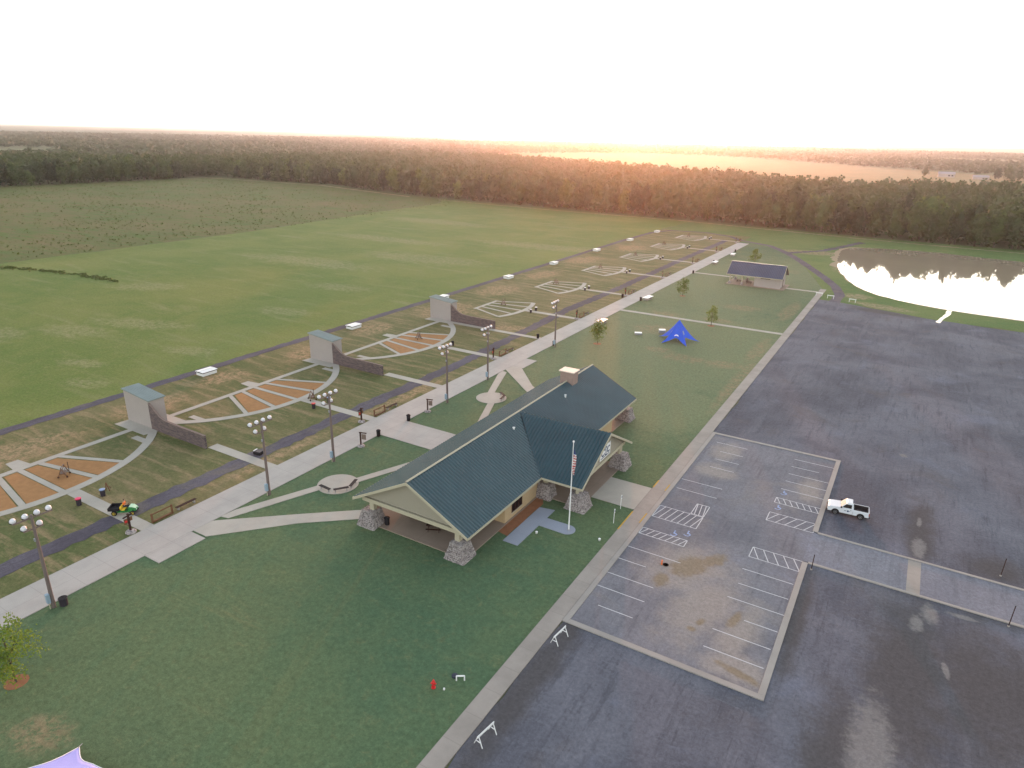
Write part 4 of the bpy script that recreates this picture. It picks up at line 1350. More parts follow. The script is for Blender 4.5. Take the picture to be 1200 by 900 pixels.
# long low white benches / tables beside the walkway
def make_slab_bench():
    r_ = empty('white_table')
    for y in (-1.5, 1.5):
        MB().box(-.6, .6, y - .12, y + .12, 0, .68).build('leg', 'kerb', r_)
    MB().box(-.85, .85, -2.1, 2.1, .68, .8).build('table_top', 'white', r_, bevel=.02)
    MB().box(-.7, .7, -1.9, 1.9, 0.0, .08).build('foot_slab', 'kerb', r_)
    return tag(r_, 'x', 'table', 'white tables beside the walkway')
wt, used = make_slab_bench(), []
for x, y, lb in ((-66.2, 157.5, 'behind a young tree'), (-66.0, 190.6, 'beyond the star tent'), (-66.2, 264.6, 'beyond the restroom path'), (-65.3, 288, 'near the far walkway end')):
    placed(wt, used, (x, y, .05), rnd.uniform(-.08, .08), 'low white slab table beside the walkway ' + lb)
# folded white covers and boxes beside the tent
for x, y, sx, sy, h, lb in ((-54.6, 153.0, 1.7, 1.0, .5, 'long white cooler box lying farthest from the blue tent'), (-50.2, 157.6, 1.5, 1.1, .9, 'taller white cooler box against the blue tent')):
    r_ = empty('cooler_box', (x, y, .05), .5)
    MB().box(-sx / 2, sx / 2, -sy / 2, sy / 2, 0, h * .75).build('box', 'steelgrey', r_, bevel=.04)
    MB().box(-sx / 2 - .03, sx / 2 + .03, -sy / 2 - .03, sy / 2 + .03, h * .75, h).build('lid', 'white', r_, bevel=.04)
    tag(r_, lb, 'box')

# ------------------------------------------------------------------ picnic tables
def make_picnic():
    r_ = empty('picnic_table')
    for k in range(4):
        MB().box(-.9, .9, -.36 + k * .185, -.36 + k * .185 + .165, .72, .76).build('top_plank', 'darkbrown', r_)
    for s_ in (-1, 1):
        MB().box(-.9, .9, s_ * .68 - .13, s_ * .68 + .13, .43, .47).build('seat', 'darkbrown', r_)
    for x in (-.65, .65):
        MB().bar((x, -.62, 0), (x, -.22, .72), .07).bar((x, .62, 0), (x, .22, .72), .07).bar((x, -.75, .4), (x, .75, .4), .06).build('leg_frame', 'darkbrown', r_)
    return tag(r_, 'x', 'picnic table', 'picnic tables')
pt, used = make_picnic(), []
for x, y, rz, z, lb in ((-47.4, 57.9, .3, .16, 'dark picnic table under the pavilion near the pier with the bin'), (-43.6, 56.6, .5, .16, 'dark picnic table under the pavilion in the middle of the open end'),
                     (-49.6, 232.8, .1, .18, 'dark picnic table under the restroom shelter, at the open end'), (-46.2, 231.6, .2, .18, 'dark picnic table under the restroom shelter, beside the wall')):
    placed(pt, used, (x, y, z), rz, lb)

# ------------------------------------------------------------------ flagpole with limp flag
fp = empty('flagpole', (-29.95, 65.4, .13))
MB().lathe([(.22, 0), (.2, .08), (.1, .12)], 14).build('base_collar', 'steelgrey', fp)
MB().tube((0, 0, .1), (0, 0, 11.6), .085, .045, 12).build('pole', 'white', fp, smooth=False)
MB().lathe([(.02, 11.6), (.1, 11.66), (.13, 11.75), (.1, 11.84), (.02, 11.88)], 12).build('finial', 'white', fp, smooth=True)
fl = MB()
NZ_, NX_ = 22, 7
for k in range(NZ_ + 1):
    z = -3.1 * k / NZ_
    for i in range(NX_ + 1):
        s_ = i / NX_
        spread = .1 + .3 * math.sin(min(1, k / 6) * 1.57) * (1 - .75 * max(0, (k - 12) / 10))
        x = s_ * spread
        y = .09 * math.sin(s_ * 14 + k * .25) * (1 - .2 * s_)
        fl.v.append((x, y, z - .35 * s_))
for k in range(NZ_):
    for i in range(NX_):
        a = k * (NX_ + 1) + i
        fl.f.append((a, a + 1, a + NX_ + 2, a + NX_ + 1))
fo = fl.build('flag', 'flag', fp, smooth=True)
fo.location = (.07, .0, 10.9)
sm = fo.modifiers.new('thick', 'SOLIDIFY'); sm.thickness = .015
tag(fp, 'white flagpole with limp red white and blue flag', 'flagpole')

# ------------------------------------------------------------------ star tents
def star_tent(c, rad, arms, a0, h, m, lb, text=True, sub=10, cut=.42, pw=3.2):
    r_ = empty('star_tent', (c[0], c[1], .05))
    mb = MB()
    NR = 14
    NAg = arms * sub
    for k in range(NR + 1):
        t = k / NR
        for j in range(NAg):
            ph = (j % sub) / sub * 2 - 1          # -1..1 between two arms, 0 at mid-bay, +-1 at the arm
            ph = abs(ph)
            ang = R(a0) + 2 * math.pi * j / NAg
            # rim radius: long at arms (index j%sub==0), short between
            rim = rad * (cut + (1 - cut) * ph ** pw)
            rr_ = rim * t
            za = h * (1 - t) ** 1.35 * (1) + .12 * t       # arm profile (swoops to the ground)
            zb = h * (1 - t * .62) ** 1.5
            z = za * ph ** 2 + zb * (1 - ph ** 2) if t < 1 else .12 * ph ** 2 + h * (.38) ** 1.5 * (1 - ph ** 2)
            mb.v.append((rr_ * math.cos(ang), rr_ * math.sin(ang), z))
    for k in range(NR):
        for j in range(NAg):
            j2 = (j + 1) % NAg
            mb.f.append((k * NAg + j, (k + 1) * NAg + j, (k + 1) * NAg + j2, k * NAg + j2))
    o = mb.build('canopy', m, r_, smooth=True)
    s_ = o.modifiers.new('thick', 'SOLIDIFY'); s_.thickness = .03
    # white hem along the rim
    hem = MB()
    base = NR * NAg
    for j in range(NAg):
        hem.bar(mb.v[base + j], mb.v[base + (j + 1) % NAg], .06)
    hem.build('hem', 'white' if m == 'tentlav' else m, r_)
    MB().tube((0, 0, 0), (0, 0, h + .1), .06, .05, 8).build('centre_pole', 'steelgrey', r_)
    for k in range(arms):
        ang = R(a0) + 2 * math.pi * k / arms
        MB().bar((math.cos(ang) * rad * .985, math.sin(ang) * rad * .985, .2), (math.cos(ang) * rad * 1.06, math.sin(ang) * rad * 1.06, -.02), .05).build('peg', 'steelgrey', r_)
    if text:   # pale printed marks low on the bays
        for k in range(arms):
            ang = R(a0) + 2 * math.pi * (k + .5) / arms
            for t, hw, th in ((.62, .20, .045), (.72, .12, .03)):
                pass
    tag(r_, lb, 'tent')
    return r_, mb, NAg, NR
tt, tm, NAg, NR_ = star_tent((-44.9, 153.2), 4.9, 5, -120, 5.1, 'tent', 'royal blue star-shaped tent with pale lettering on the lawn')
# pale printed band and marks, following the cloth just above it
def cloth_patch(j0, j1, k0, k1, name, m):
    pm = MB()
    ctr = Vector((0, 0, 1.0))
    for k in range(k0, k1):
        for j in range(j0, j1):
            q = [Vector(tm.v[a * NAg + b % NAg]) for a, b in ((k, j), (k + 1, j), (k + 1, j + 1), (k, j + 1))]
            q = [p + Vector((p.x, p.y, 0)).normalized() * .05 + Vector((0, 0, .05)) for p in q]
            pm.add(q, [(0, 1, 2, 3)])
    return pm.build(name, m, tt)
cloth_patch(3, 7, 11, 12, 'lettering', 'white')
cloth_patch(13, 15, 8, 11, 'lettering', 'bluelid')
cloth_patch(44, 46, 9, 11, 'lettering', 'bluelid')
star_tent((-43.6, 11.6), 7.3, 7, 127.0, 4.6, 'tentlav', 'lavender star-shaped tent with white hem beside the young yellow-green tree', False, cut=.72, pw=3.0)

# ------------------------------------------------------------------ barricades, hydrant, posts
def make_barricade():
    r_ = empty('barricade')
    MB().box(-1.0, 1.0, -.025, .025, .82, 1.02).build('board', 'white', r_)
    for x in (-.85, .85):
        MB().bar((x, -.42, 0), (x, -.02, 1.0), .07, .04).bar((x, .42, 0), (x, .02, 1.0), .07, .04).bar((x, -.24, .42), (x, .24, .42), .06, .04).build('leg_frame', 'white', r_)
    return tag(r_, 'x', 'barricade', 'white barricades')
br, used = make_barricade(), []
for (x, y), rz, lb in (((-22.0, 34.6), 1.42, 'on gravel beside the sidewalk, across from the hydrant'), ((-22.2, 47.8), 1.45, 'on gravel beside the sidewalk, close to the lot corner kerb'),
                       ((-23.9, 226.5), .1, 'standing on the far sidewalk end'), ((-20.4, 224.8), .0, 'on asphalt where the curving path leaves the lot'), ((-14.2, 223.2), -.1, 'on grass between curving path and pond')):
    placed(br, used, (x, y, .14 if x < -23.5 else .065), rz, 'white sawhorse barricade ' + lb)

hy = empty('fire_hydrant', (-28.7, 36.7, .05), .4)
MB().lathe([(.2, 0), (.2, .06), (.12, .07), (.12, .55), (.17, .56), (.17, .62), (.14, .66), (.1, .76), (.03, .82)], 14).build('barrel', 'red', hy)
MB().tube((-.24, 0, .45), (.24, 0, .45), .07, .07, 10).build('outlet', 'red', hy)
MB().tube((0, -.26, .4), (0, -.1, .4), .1, .1, 10).build('outlet', 'red', hy)
MB().box(-.035, .035, -.035, .035, .82, .9).build('operating_nut', 'red', hy)
tag(hy, 'red fire hydrant on the dark green lawn', 'hydrant')
vb = empty('valve_assembly', (-27.2, 38.6, .05), .6)
MB().tube((-.35, 0, 0), (-.35, 0, .5), .06, .06, 8).tube((.35, 0, 0), (.35, 0, .5), .06, .06, 8).tube((-.35, 0, .5), (.35, 0, .5), .07, .07, 8).build('pipe_loop', 'white', vb)
MB().lathe([(.28, 0), (.28, .15), (.1, .2)], 10, (-.5, .5, 0)).build('ground_box', 'denim', vb)
tag(vb, 'white pipe loop with dark box near the hydrant', 'valve')
vc = empty('pipe_marker', (-27.8, 37.0, .05))
MB().lathe([(.09, 0), (.09, .14), (.04, .18)], 10).build('cap', 'white', vc)
tag(vc, 'tiny white pipe marker beside the hydrant', 'marker')
for (x, y), lb in (((-32.9, 62.7), 'beside the flagpole walk'), ((-25.9, 65.4), 'beside the sidewalk')):
    r_ = empty('ground_light', (x, y, .05))
    MB().lathe([(.12, 0), (.12, .1), (.16, .12), (.16, .26), (.1, .32)], 12).build('lamp_body', 'white', r_, smooth=True)
    MB().lathe([(.17, .2), (.17, .22), (.05, .22), (.05, .2)], 12).build('lens_ring', 'black', r_)
    tag(r_, 'small white round ground light ' + lb, 'light')
for (x, y), lb in (((-28.8, 77.2), 'close to the entry walk'), ((-26.0, 69.9), 'between lot and flagpole')):
    y2 = y - 3.6 if lb.startswith('close') else y
    x2 = -26.6 if lb.startswith('close') else x
    r_ = empty('parking_sign', (x2, y2, .05), 0)
    MB().tube((0, 0, 0), (0, 0, 2.0), .04, .04, 8).build('post', 'white', r_)
    s_ = MB().box(.045, .06, -.16, .16, 1.45, 1.98).build('sign_plate', 'white', r_)
    MB().box(.061, .064, -.1, .1, 1.6, 1.85).build('symbol', 'decal', s_)
    tag(r_, 'white reserved-parking sign post on the lawn ' + lb, 'sign')
for (x, y), h, lb in (((-3.5, 72.8), 1.9, 'at the lot corner kerb'), ((14.7, 83.0), 2.2, 'on gravel across the road'), ((14.8, 73.3), 2.4, 'beside the road kerb')):
    r_ = empty('marker_post', (x, y, .06))
    MB().tube((0, 0, 0), (.05, 0, h), .045, .045, 8).build('post', 'darkbrown', r_)
    MB().lathe([(.12, 0), (.12, .1), (.05, .14)], 10).build('footing', 'kerb', r_)
    MB().box(.0, .1, -.05, .05, h, h + .08).build('cap', 'black', r_)
    tag(r_, 'thin dark marker post ' + lb, 'post')
pot = empty('storm_drain', (-17.6, 64.9, .09), .3)
MB().lathe([(.34, 0), (.34, .02), (.28, .02), (.28, -.0)], 16).build('frame', 'black', pot)
MB().box(-.5, -.38, -.1, .1, 0, .5).build('marker', 'orange', pot)
tag(pot, 'dark round drain hole with an orange marker in the lot', 'drain')

# ------------------------------------------------------------------ pickup truck (faces +x locally)
def side_extrude(prof, y0, y1, taper=None):
    """closed side profile (x, z) extruded from y0 to y1"""
    n = len(prof)
    mb = MB()
    pts = [(x, y0, z) for x, z in prof] + [(x, y1, z) for x, z in prof]
    mb.add(pts, [tuple(range(n)), tuple(range(2 * n - 1, n - 1, -1))] + [(i, n + i, n + (i + 1) % n, (i + 1) % n) for i in range(n)])
    return mb
def wheel_arch(cx_, r_, z0, n=8):
    return [(cx_ + r_ * math.cos(t), max(z0, .36 + r_ * math.sin(t))) for t in np.linspace(0, math.pi, n)]
def make_wheel(parent, x, y, r_=.37, w=.24, rim='rim'):
    s_ = 1 if y > 0 else -1
    t_ = MB()
    pr = [(r_ * .62, -w / 2), (r_ * .93, -w / 2), (r_, -w / 2 + .04), (r_, w / 2 - .04), (r_ * .93, w / 2), (r_ * .62, w / 2)]
    t_.lathe(pr, 20)
    t_.v = [(x + a, y + c, r_ + b) for a, b, c in t_.v]
    wo = t_.build('wheel', 'tyre', parent)
    rm = MB().lathe([(r_ * .63, 0), (r_ * .6, .02), (r_ * .3, -.01), (.05, .03)], 14)
    rm.v = [(x + a, y + s_ * (w / 2 - .01 + c), r_ + b) for a, b, c in rm.v]
    rm.build('rim', rim, wo)
tk = empty('pickup_truck')
hw = .93
low = [(2.45, .48), (2.5, .62), (2.46, .98), (2.3, 1.08), (1.1, 1.16), (-.55, 1.14), (-.55, .42)]
prof = [(2.42, .42)] + [(2.5, .6), (2.47, .95), (2.3, 1.06), (1.05, 1.15), (-.5, 1.13), (-.5, .40), (.9, .40)]
prof += wheel_arch(1.5, .45, .40)[::-1][0:]          # arch from rear to front edge
body = side_extrude([(2.5, .6), (2.47, .95), (2.3, 1.06), (1.05, 1.15), (-.5, 1.13), (-.5, .42)] + [(1.02, .42)] + [(1.5 - .46 * math.cos(t), .42 + .40 * math.sin(t)) for t in np.linspace(.1, math.pi - .1, 8)] + [(2.0, .42), (2.44, .42)], -hw, hw)
body.build('body', 'truck', tk, bevel=.05)
bed_out = [(-.52, .42), (-.52, 1.12), (-2.42, 1.12), (-2.45, .5), (-2.4, .46)] + [(-1.98, .46)] + [(-1.5 - .46 * math.cos(t), .46 + .38 * math.sin(t)) for t in np.linspace(.1, math.pi - .1, 8)] + [(-1.02, .44)]
for s_ in (-1, 1):
    side_extrude(bed_out, s_ * (hw - .1) if s_ < 0 else hw - .1, s_ * hw).build('bed_side', 'truck', tk, bevel=.02)
MB().box(-2.38, -.54, -hw + .1, hw - .1, .62, .68).build('bed_floor', 'bedliner', tk)
MB().box(-.6, -.53, -hw + .1, hw - .1, .66, 1.12).build('bed_front', 'truck', tk)
for s_ in (-1, 1):
    MB().box(-2.36, -.62, s_ * (hw - .13) - .02, s_ * (hw - .13) + .02, .68, 1.1).build('bed_liner', 'bedliner', tk)
tg = MB().box(-2.46, -2.4, -hw + .1, hw - .1, .55, 1.1).build('tailgate', 'truck', tk, bevel=.01)
MB().box(-2.475, -2.461, -.12, .12, .92, 1.0).build('handle', 'black', tg)
# cab
cabp = {'b': ((.98, .86), (-.5, .86), 1.12), 't': ((.42, .68), (-.42, .68), 1.74)}
def cab_ring(x0, x1, hy, z):
    return [(x0, -hy, z), (x0, hy, z), (x1, hy, z), (x1, -hy, z)]
cb_ = MB()
rb, rt_ = cab_ring(1.0, -.5, .87, 1.12), cab_ring(.36, -.42, .7, 1.72)
rt2 = cab_ring(.26, -.36, .64, 1.79)
cb_.add(rb + rt_ + rt2, [(3, 2, 1, 0)] + [(i, (i + 1) % 4, 4 + (i + 1) % 4, 4 + i) for i in range(4)] + [(4 + i, 4 + (i + 1) % 4, 8 + (i + 1) % 4, 8 + i) for i in range(4)] + [(8, 9, 10, 11)])
cab_o = cb_.build('cab', 'truck', tk)
def inset(q, f0, f1, g0, g1, out):
    """quad q (bl, br, tr, tl) -> inner quad pushed out along its normal"""
    q = [Vector(p) for p in q]
    n_ = (q[1] - q[0]).cross(q[3] - q[0]).normalized() * out
    pt = lambda a, b: q[0].lerp(q[1], a).lerp(q[3].lerp(q[2], a), b)
    return [pt(f0, g0) + n_, pt(f1, g0) + n_, pt(f1, g1) + n_, pt(f0, g1) + n_]
faces = {'windshield': ([rb[0], rb[1], rt_[1], rt_[0]], (.05, .95, .08, .94)),
         'rear_window': ([rb[2], rb[3], rt_[3], rt_[2]], (.12, .88, .25, .85)),
         'side_window': ([rb[3], rb[0], rt_[0], rt_[3]], (.12, .88, .1, .86)),
         'side_window.l': ([rb[1], rb[2], rt_[2], rt_[1]], (.12, .88, .1, .86))}
for k, (q, (a, b, c, d)) in faces.items():
    i4 = inset(q, a, b, c, d, .012)
    i5 = inset(q, a, b, c, d, -.01)
    MB().add(i4 + i5, [(0, 1, 2, 3), (7, 6, 5, 4), (0, 4, 5, 1), (1, 5, 6, 2), (2, 6, 7, 3), (3, 7, 4, 0)]).build(k.split('.')[0], 'glass', tk)
for s_ in (-1, 1):
    dr = MB().box(-.42, .88, s_ * hw - .004, s_ * hw + .006, .52, 1.1).build('door', 'truck', tk)
    MB().box(-.34, -.2, s_ * (hw + .02) - .012, s_ * (hw + .02) + .012, .98, 1.02).build('handle', 'black', dr)
    dc = MB()
    yy = s_ * (hw + .008)
    dc.add([(.05 + .13 * math.cos(t), yy, .82 + .12 * math.sin(t)) for t in np.linspace(0, 2 * math.pi, 12, endpoint=False)], [tuple(range(12))])
    for x0, x1 in ((.24, .5), (-.22, -.1)):
        dc.add([(x0, yy, .8), (x1, yy, .8), (x1, yy, .86), (x0, yy, .86)], [(0, 1, 2, 3)])
    dc.build('emblem', 'decal', dr)
    MB().box(.78, .98, s_ * (hw + .12) - .09, s_ * (hw + .12) + .09, 1.16, 1.34).build('mirror', 'black', tk, bevel=.02)
    MB().box(2.40, 2.51, s_ * .72 - .16, s_ * .72 + .16, .78, .97).build('headlight', 'headlamp', tk, bevel=.02)
    MB().box(-2.49, -2.4, s_ * .88 - .055, s_ * .88 + .055, .72, 1.06).build('tail_light', 'tail', tk)
    for x in (1.5, -1.5):
        make_wheel(tk, x, s_ * .8)
MB().box(2.44, 2.52, -.52, .52, .66, .95).build('grille', 'grille', tk)
MB().box(2.44, 2.62, -.95, .95, .44, .62).build('front_bumper', 'grille', tk, bevel=.03)
MB().box(-2.62, -2.46, -.93, .93, .44, .58).build('rear_bumper', 'grille', tk, bevel=.03)
MB().box(-2.4, 2.3, -.7, .7, .28, .44).build('chassis', 'black', tk)
tk.location = (-1.45, 88.35, .062)
tk.rotation_euler = (0, 0, math.pi + R(5))
tk.scale = (.97, 1.02, 1.03)
tag(tk, 'white single-cab pickup truck nosed up to the lot kerb', 'truck')

# ------------------------------------------------------------------ utility cart and driver
ct = empty('utility_cart', (-77.9, 39.3, .09), R(38))
hood = MB()
hr = [[(.55, -.55, .45), (.55, .55, .45), (.55, .5, 1.0), (.55, -.5, 1.0)], [(1.0, -.52, .42), (1.0, .52, .42), (1.0, .45, .95), (1.0, -.45, .95)], [(1.38, -.4, .45), (1.38, .4, .45), (1.38, .34, .72), (1.38, -.34, .72)]]
vv = [p for r3_ in hr for p in r3_]
hood.add(vv, [(3, 2, 1, 0), (8, 9, 10, 11)] + [(k * 4 + i, k * 4 + (i + 1) % 4, k * 4 + 4 + (i + 1) % 4, k * 4 + 4 + i) for k in range(2) for i in range(4)])
hood.build('body', 'green', ct, bevel=.04)
MB().add([(.6, -.42, 1.008), (1.0, -.4, .962), (1.34, -.28, .75), (1.34, .28, .75), (1.0, .4, .962), (.6, .42, 1.008), (.6, -.42, 1.03), (1.0, -.4, .985), (1.34, -.28, .77), (1.34, .28, .77), (1.0, .4, .985), (.6, .42, 1.03)],
         [(6, 7, 10, 11), (7, 8, 9, 10), (0, 1, 7, 6), (1, 2, 8, 7), (2, 3, 9, 8), (3, 4, 10, 9), (4, 5, 11, 10), (5, 0, 6, 11)]).build('hood', 'palegreen', ct)
MB().box(-1.35, .6, -.52, .52, .34, .46).build('floor_pan', 'green', ct)
MB().box(-.35, .15, -.6, .6, .46, .62).build('seat_base', 'green', ct)
MB().box(-.32, .12, -.56, .56, .62, .74).build('seat', 'yellow', ct, bevel=.04)
MB().box(-.42, -.3, -.56, .56, .74, 1.1).build('seat_back', 'yellow', ct, bevel=.04)
bd = MB()
bd.box(-1.75, -.5, -.68, .68, .66, .72).box(-1.75, -.5, -.72, -.66, .66, 1.02).box(-1.75, -.5, .66, .72, .66, 1.02).box(-.56, -.5, -.66, .66, .72, 1.02).box(-1.78, -1.72, -.66, .66, .66, 1.0)
bd.build('cargo_bed', 'black', ct)
MB().tube((.55, .28, .9), (.32, .28, 1.08), .03, .03, 8).build('steering_column', 'black', ct)
sw = MB()
for k in range(12):
    a0_, a1_ = 2 * math.pi * k / 12, 2 * math.pi * (k + 1) / 12
    sw.bar((.3 + .1 * math.cos(a0_), .28 + .18 * math.sin(a0_), 1.1 + .13 * math.cos(a0_)), (.3 + .1 * math.cos(a1_), .28 + .18 * math.sin(a1_), 1.1 + .13 * math.cos(a1_)), .03)
sw.build('steering_wheel', 'black', ct)
for s_ in (-1, 1):
    MB().lathe([(.09, 0), (.07, .04), (.02, .05)], 10, (0, 0, 0)).build('headlight', 'headlamp', ct).matrix_basis = Matrix.Translation((1.37, s_ * .24, .62)) @ Matrix.Rotation(R(90), 4, 'Y')
    make_wheel(ct, 1.02, s_ * .58, .28, .22, 'yellow')
    make_wheel(ct, -1.1, s_ * .6, .32, .3, 'yellow')
tag(ct, 'green utility cart with yellow seat and black cargo bed on the path', 'utility cart')

pr_ = empty('person', (-77.9, 39.3, .09), R(38))
def skin_mesh(name, pts, edges, mat_, parent, sub=1):
    me = bpy.data.meshes.new(name)
    me.from_pydata([p[:3] for p in pts], edges, [])
    o = bpy.data.objects.new(name, me)
    me.materials.append(MAT[mat_])
    col.objects.link(o)
    o.parent = parent
    o.modifiers.new('skin', 'SKIN')
    if not me.skin_vertices:
        lay = me.attributes.new('skin', 'FLOAT', 'POINT') if False else None
    return o
def skinned(name, pts, edges, mat_, parent):
    """continuous tapered surface along a joint graph, converted to plain mesh"""
    bm = bmesh.new()
    lay = bm.verts.layers.skin.verify()
    vs_ = []
    for k, (x, y, z, r_) in enumerate(pts):
        v_ = bm.verts.new((x, y, z))
        v_[lay].radius = (r_, r_)
        v_[lay].use_root = (k == 0)
        vs_.append(v_)
    for a, b in edges:
        bm.edges.new((vs_[a], vs_[b]))
    me = bpy.data.meshes.new(name)
    bm.to_mesh(me)
    bm.free()
    o = bpy.data.objects.new(name, me)
    me.materials.append(MAT[mat_])
    col.objects.link(o)
    o.parent = parent
    o.modifiers.new('skin', 'SKIN')
    s2 = o.modifiers.new('sub', 'SUBSURF')
    s2.levels = s2.render_levels = 1
    return o
py_ = .28
pts = [(-.18, py_, .84, .15), (-.17, py_, 1.02, .14), (-.17, py_, 1.22, .16), (-.16, py_, 1.36, .1), (-.15, py_, 1.44, .055), (-.13, py_, 1.52, .08), (-.11, py_, 1.62, .1), (-.12, py_, 1.7, .07), (-.02, py_, 1.58, .03)]
ed = [(0, 1), (1, 2), (2, 3), (3, 4), (4, 5), (5, 6), (6, 7), (6, 8)]
for s_ in (-1, 1):
    b_ = len(pts)
    pts += [(-.15, py_ + s_ * .2, 1.32, .07), (-.05, py_ + s_ * .26, 1.08, .05), (.2, py_ + s_ * .15, 1.12, .038), (.27, py_ + s_ * .12, 1.13, .03)]
    ed += [(3, b_), (b_, b_ + 1), (b_ + 1, b_ + 2), (b_ + 2, b_ + 3)]
    for q in range(4):
        pts.append((.31, py_ + s_ * (.09 + q * .018), 1.17 - q * .012, .009)); ed.append((b_ + 3, len(pts) - 1))
        pts.append((.335, py_ + s_ * (.09 + q * .018), 1.14 - q * .012, .008)); ed.append((len(pts) - 2, len(pts) - 1))
    pts.append((.27, py_ + s_ * .07, 1.15, .011)); ed.append((b_ + 3, len(pts) - 1))
    b_ = len(pts)
    pts += [(-.14, py_ + s_ * .1, .82, .1), (.25, py_ + s_ * .12, .84, .075), (.33, py_ + s_ * .12, .5, .05), (.45, py_ + s_ * .12, .49, .04)]
    ed += [(0, b_), (b_, b_ + 1), (b_ + 1, b_ + 2), (b_ + 2, b_ + 3)]
skinned('body', pts, ed, 'skin', pr_)
sp2 = [(-.18, py_, .86, .17), (-.17, py_, 1.04, .165), (-.17, py_, 1.24, .185), (-.16, py_, 1.37, .12)]
se2 = [(0, 1), (1, 2), (2, 3)]
for s_ in (-1, 1):
    b_ = len(sp2)
    sp2 += [(-.15, py_ + s_ * .21, 1.32, .09), (-.07, py_ + s_ * .26, 1.14, .07)]
    se2 += [(3, b_), (b_, b_ + 1)]
skinned('shirt', sp2, se2, 'orange', pr_)
for s_ in (-1, 1):
    pass
tr_ = [(-.18, py_, .82, .17)]
te_ = []
for s_ in (-1, 1):
    b_ = len(tr_)
    tr_ += [(-.13, py_ + s_ * .1, .83, .12), (.25, py_ + s_ * .12, .85, .09), (.33, py_ + s_ * .12, .56, .065)]
    te_ += [(0, b_), (b_, b_ + 1), (b_ + 1, b_ + 2)]
skinned('trousers', tr_, te_, 'denim', pr_)
skinned('hair', [(-.15, py_, 1.6, .1), (-.13, py_, 1.7, .095), (-.09, py_, 1.735, .06)], [(0, 1), (1, 2)], 'hair', pr_)
tag(pr_, 'person in orange shirt seated at the wheel of the green cart', 'person')

# ------------------------------------------------------------------ red boat at the far pond bank
bt = empty('rowing_boat', (40.5, 350.5, .13), R(170))
hull = MB()
secs = [(-2.6, .75, .62), (-1.2, .95, .6), (.4, .95, .6), (1.6, .65, .68), (2.5, .06, .85)]
for x, w, h in secs:
    hull.v += [(x, -w, h), (x, -w * .7, 0.0), (x, w * .7, 0.0), (x, w, h)]
for k in range(4):
    for i in range(3):
        hull.f.append((k * 4 + i, k * 4 + i + 1, k * 4 + 5 + i, k * 4 + 4 + i))
hull.f.append((0, 3, 2, 1))
ho = hull.build('hull', 'red', bt)
s_ = ho.modifiers.new('thick', 'SOLIDIFY'); s_.thickness = .06
gw = MB()
for sg in (0, 3):
    for k in range(4):
        gw.bar(hull.v[k * 4 + sg], hull.v[k * 4 + 4 + sg], .09)
gw.build('gunwale', 'white', bt)
for x in (-1.5, .3):
    MB().box(x - .15, x + .15, -.85, .85, .38, .43).build('thwart', 'woodgrey', bt)
tag(bt, 'red boat with white rim at the far pond bank', 'boat')

# ------------------------------------------------------------------ trees
def leaf_cloud(r_, n, shape, size, seed, clumps=14, squash=1.0):
    """n leaf quads gathered in clumps inside the crown shape(u)->(x,y,z)"""
    rs = np.random.RandomState(seed)
    cl = []
    while len(cl) < clumps:
        p = rs.uniform(-1, 1, 3)
        if np.linalg.norm(p) < 1:
            cl.append(p)
    cl = np.array(cl)
    V = np.zeros((n * 4, 3))
    for i in range(n):
        c = cl[rs.randint(clumps)]
        p = c + rs.normal(0, .17, 3)
        p = shape(p)
        a = rs.normal(0, 1, 3); a /= np.linalg.norm(a)
        b = np.cross(a, rs.normal(0, 1, 3)); b /= max(1e-6, np.linalg.norm(b))
        s_ = size * rs.uniform(.6, 1.3)
        V[i * 4:i * 4 + 4] = [p - a * s_ - b * s_ * .6, p + a * s_ * .3 - b * s_, p + a * s_ + b * s_ * .6, p - a * s_ * .3 + b * s_]
    return V
def quads_mesh(V, name):
    me = bpy.data.meshes.new(name)
    n = len(V)
    me.vertices.add(n)
    me.vertices.foreach_set('co', V.astype(np.float32).ravel())
    me.loops.add(n)
    me.loops.foreach_set('vertex_index', np.arange(n, dtype=np.int32))
    me.polygons.add(n // 4)
    me.polygons.foreach_set('loop_start', np.arange(0, n, 4, dtype=np.int32))
    me.polygons.foreach_set('loop_total', np.full(n // 4, 4, dtype=np.int32))
    me.update()
    me.validate()
    return me
def blob_core(h0, h1, rx, seed, n=9, m=6):
    """dark lumpy core so that dense crowns are not see-through"""
    rs = random.Random(seed)
    mb = MB()
    for k in range(m + 1):
        t = k / m
        z = h0 + (h1 - h0) * t
        r_ = rx * math.sin(math.pi * min(.97, max(.06, t * .92 + .05))) ** .7
        for i in range(n):
            q = r_ * rs.uniform(.6, .95)
            a = 2 * math.pi * (i + rs.uniform(-.3, .3)) / n
            mb.v.append((q * math.cos(a), q * math.sin(a), z + rs.uniform(-.4, .4)))
    for k in range(m):
        for i in range(n):
            j = (i + 1) % n
            mb.f.append((k * n + i, k * n + j, (k + 1) * n + j, (k + 1) * n + i))
    mb.f.append(tuple(range(n - 1, -1, -1)))
    mb.f.append(tuple(range(m * n, m * n + n)))
    return mb
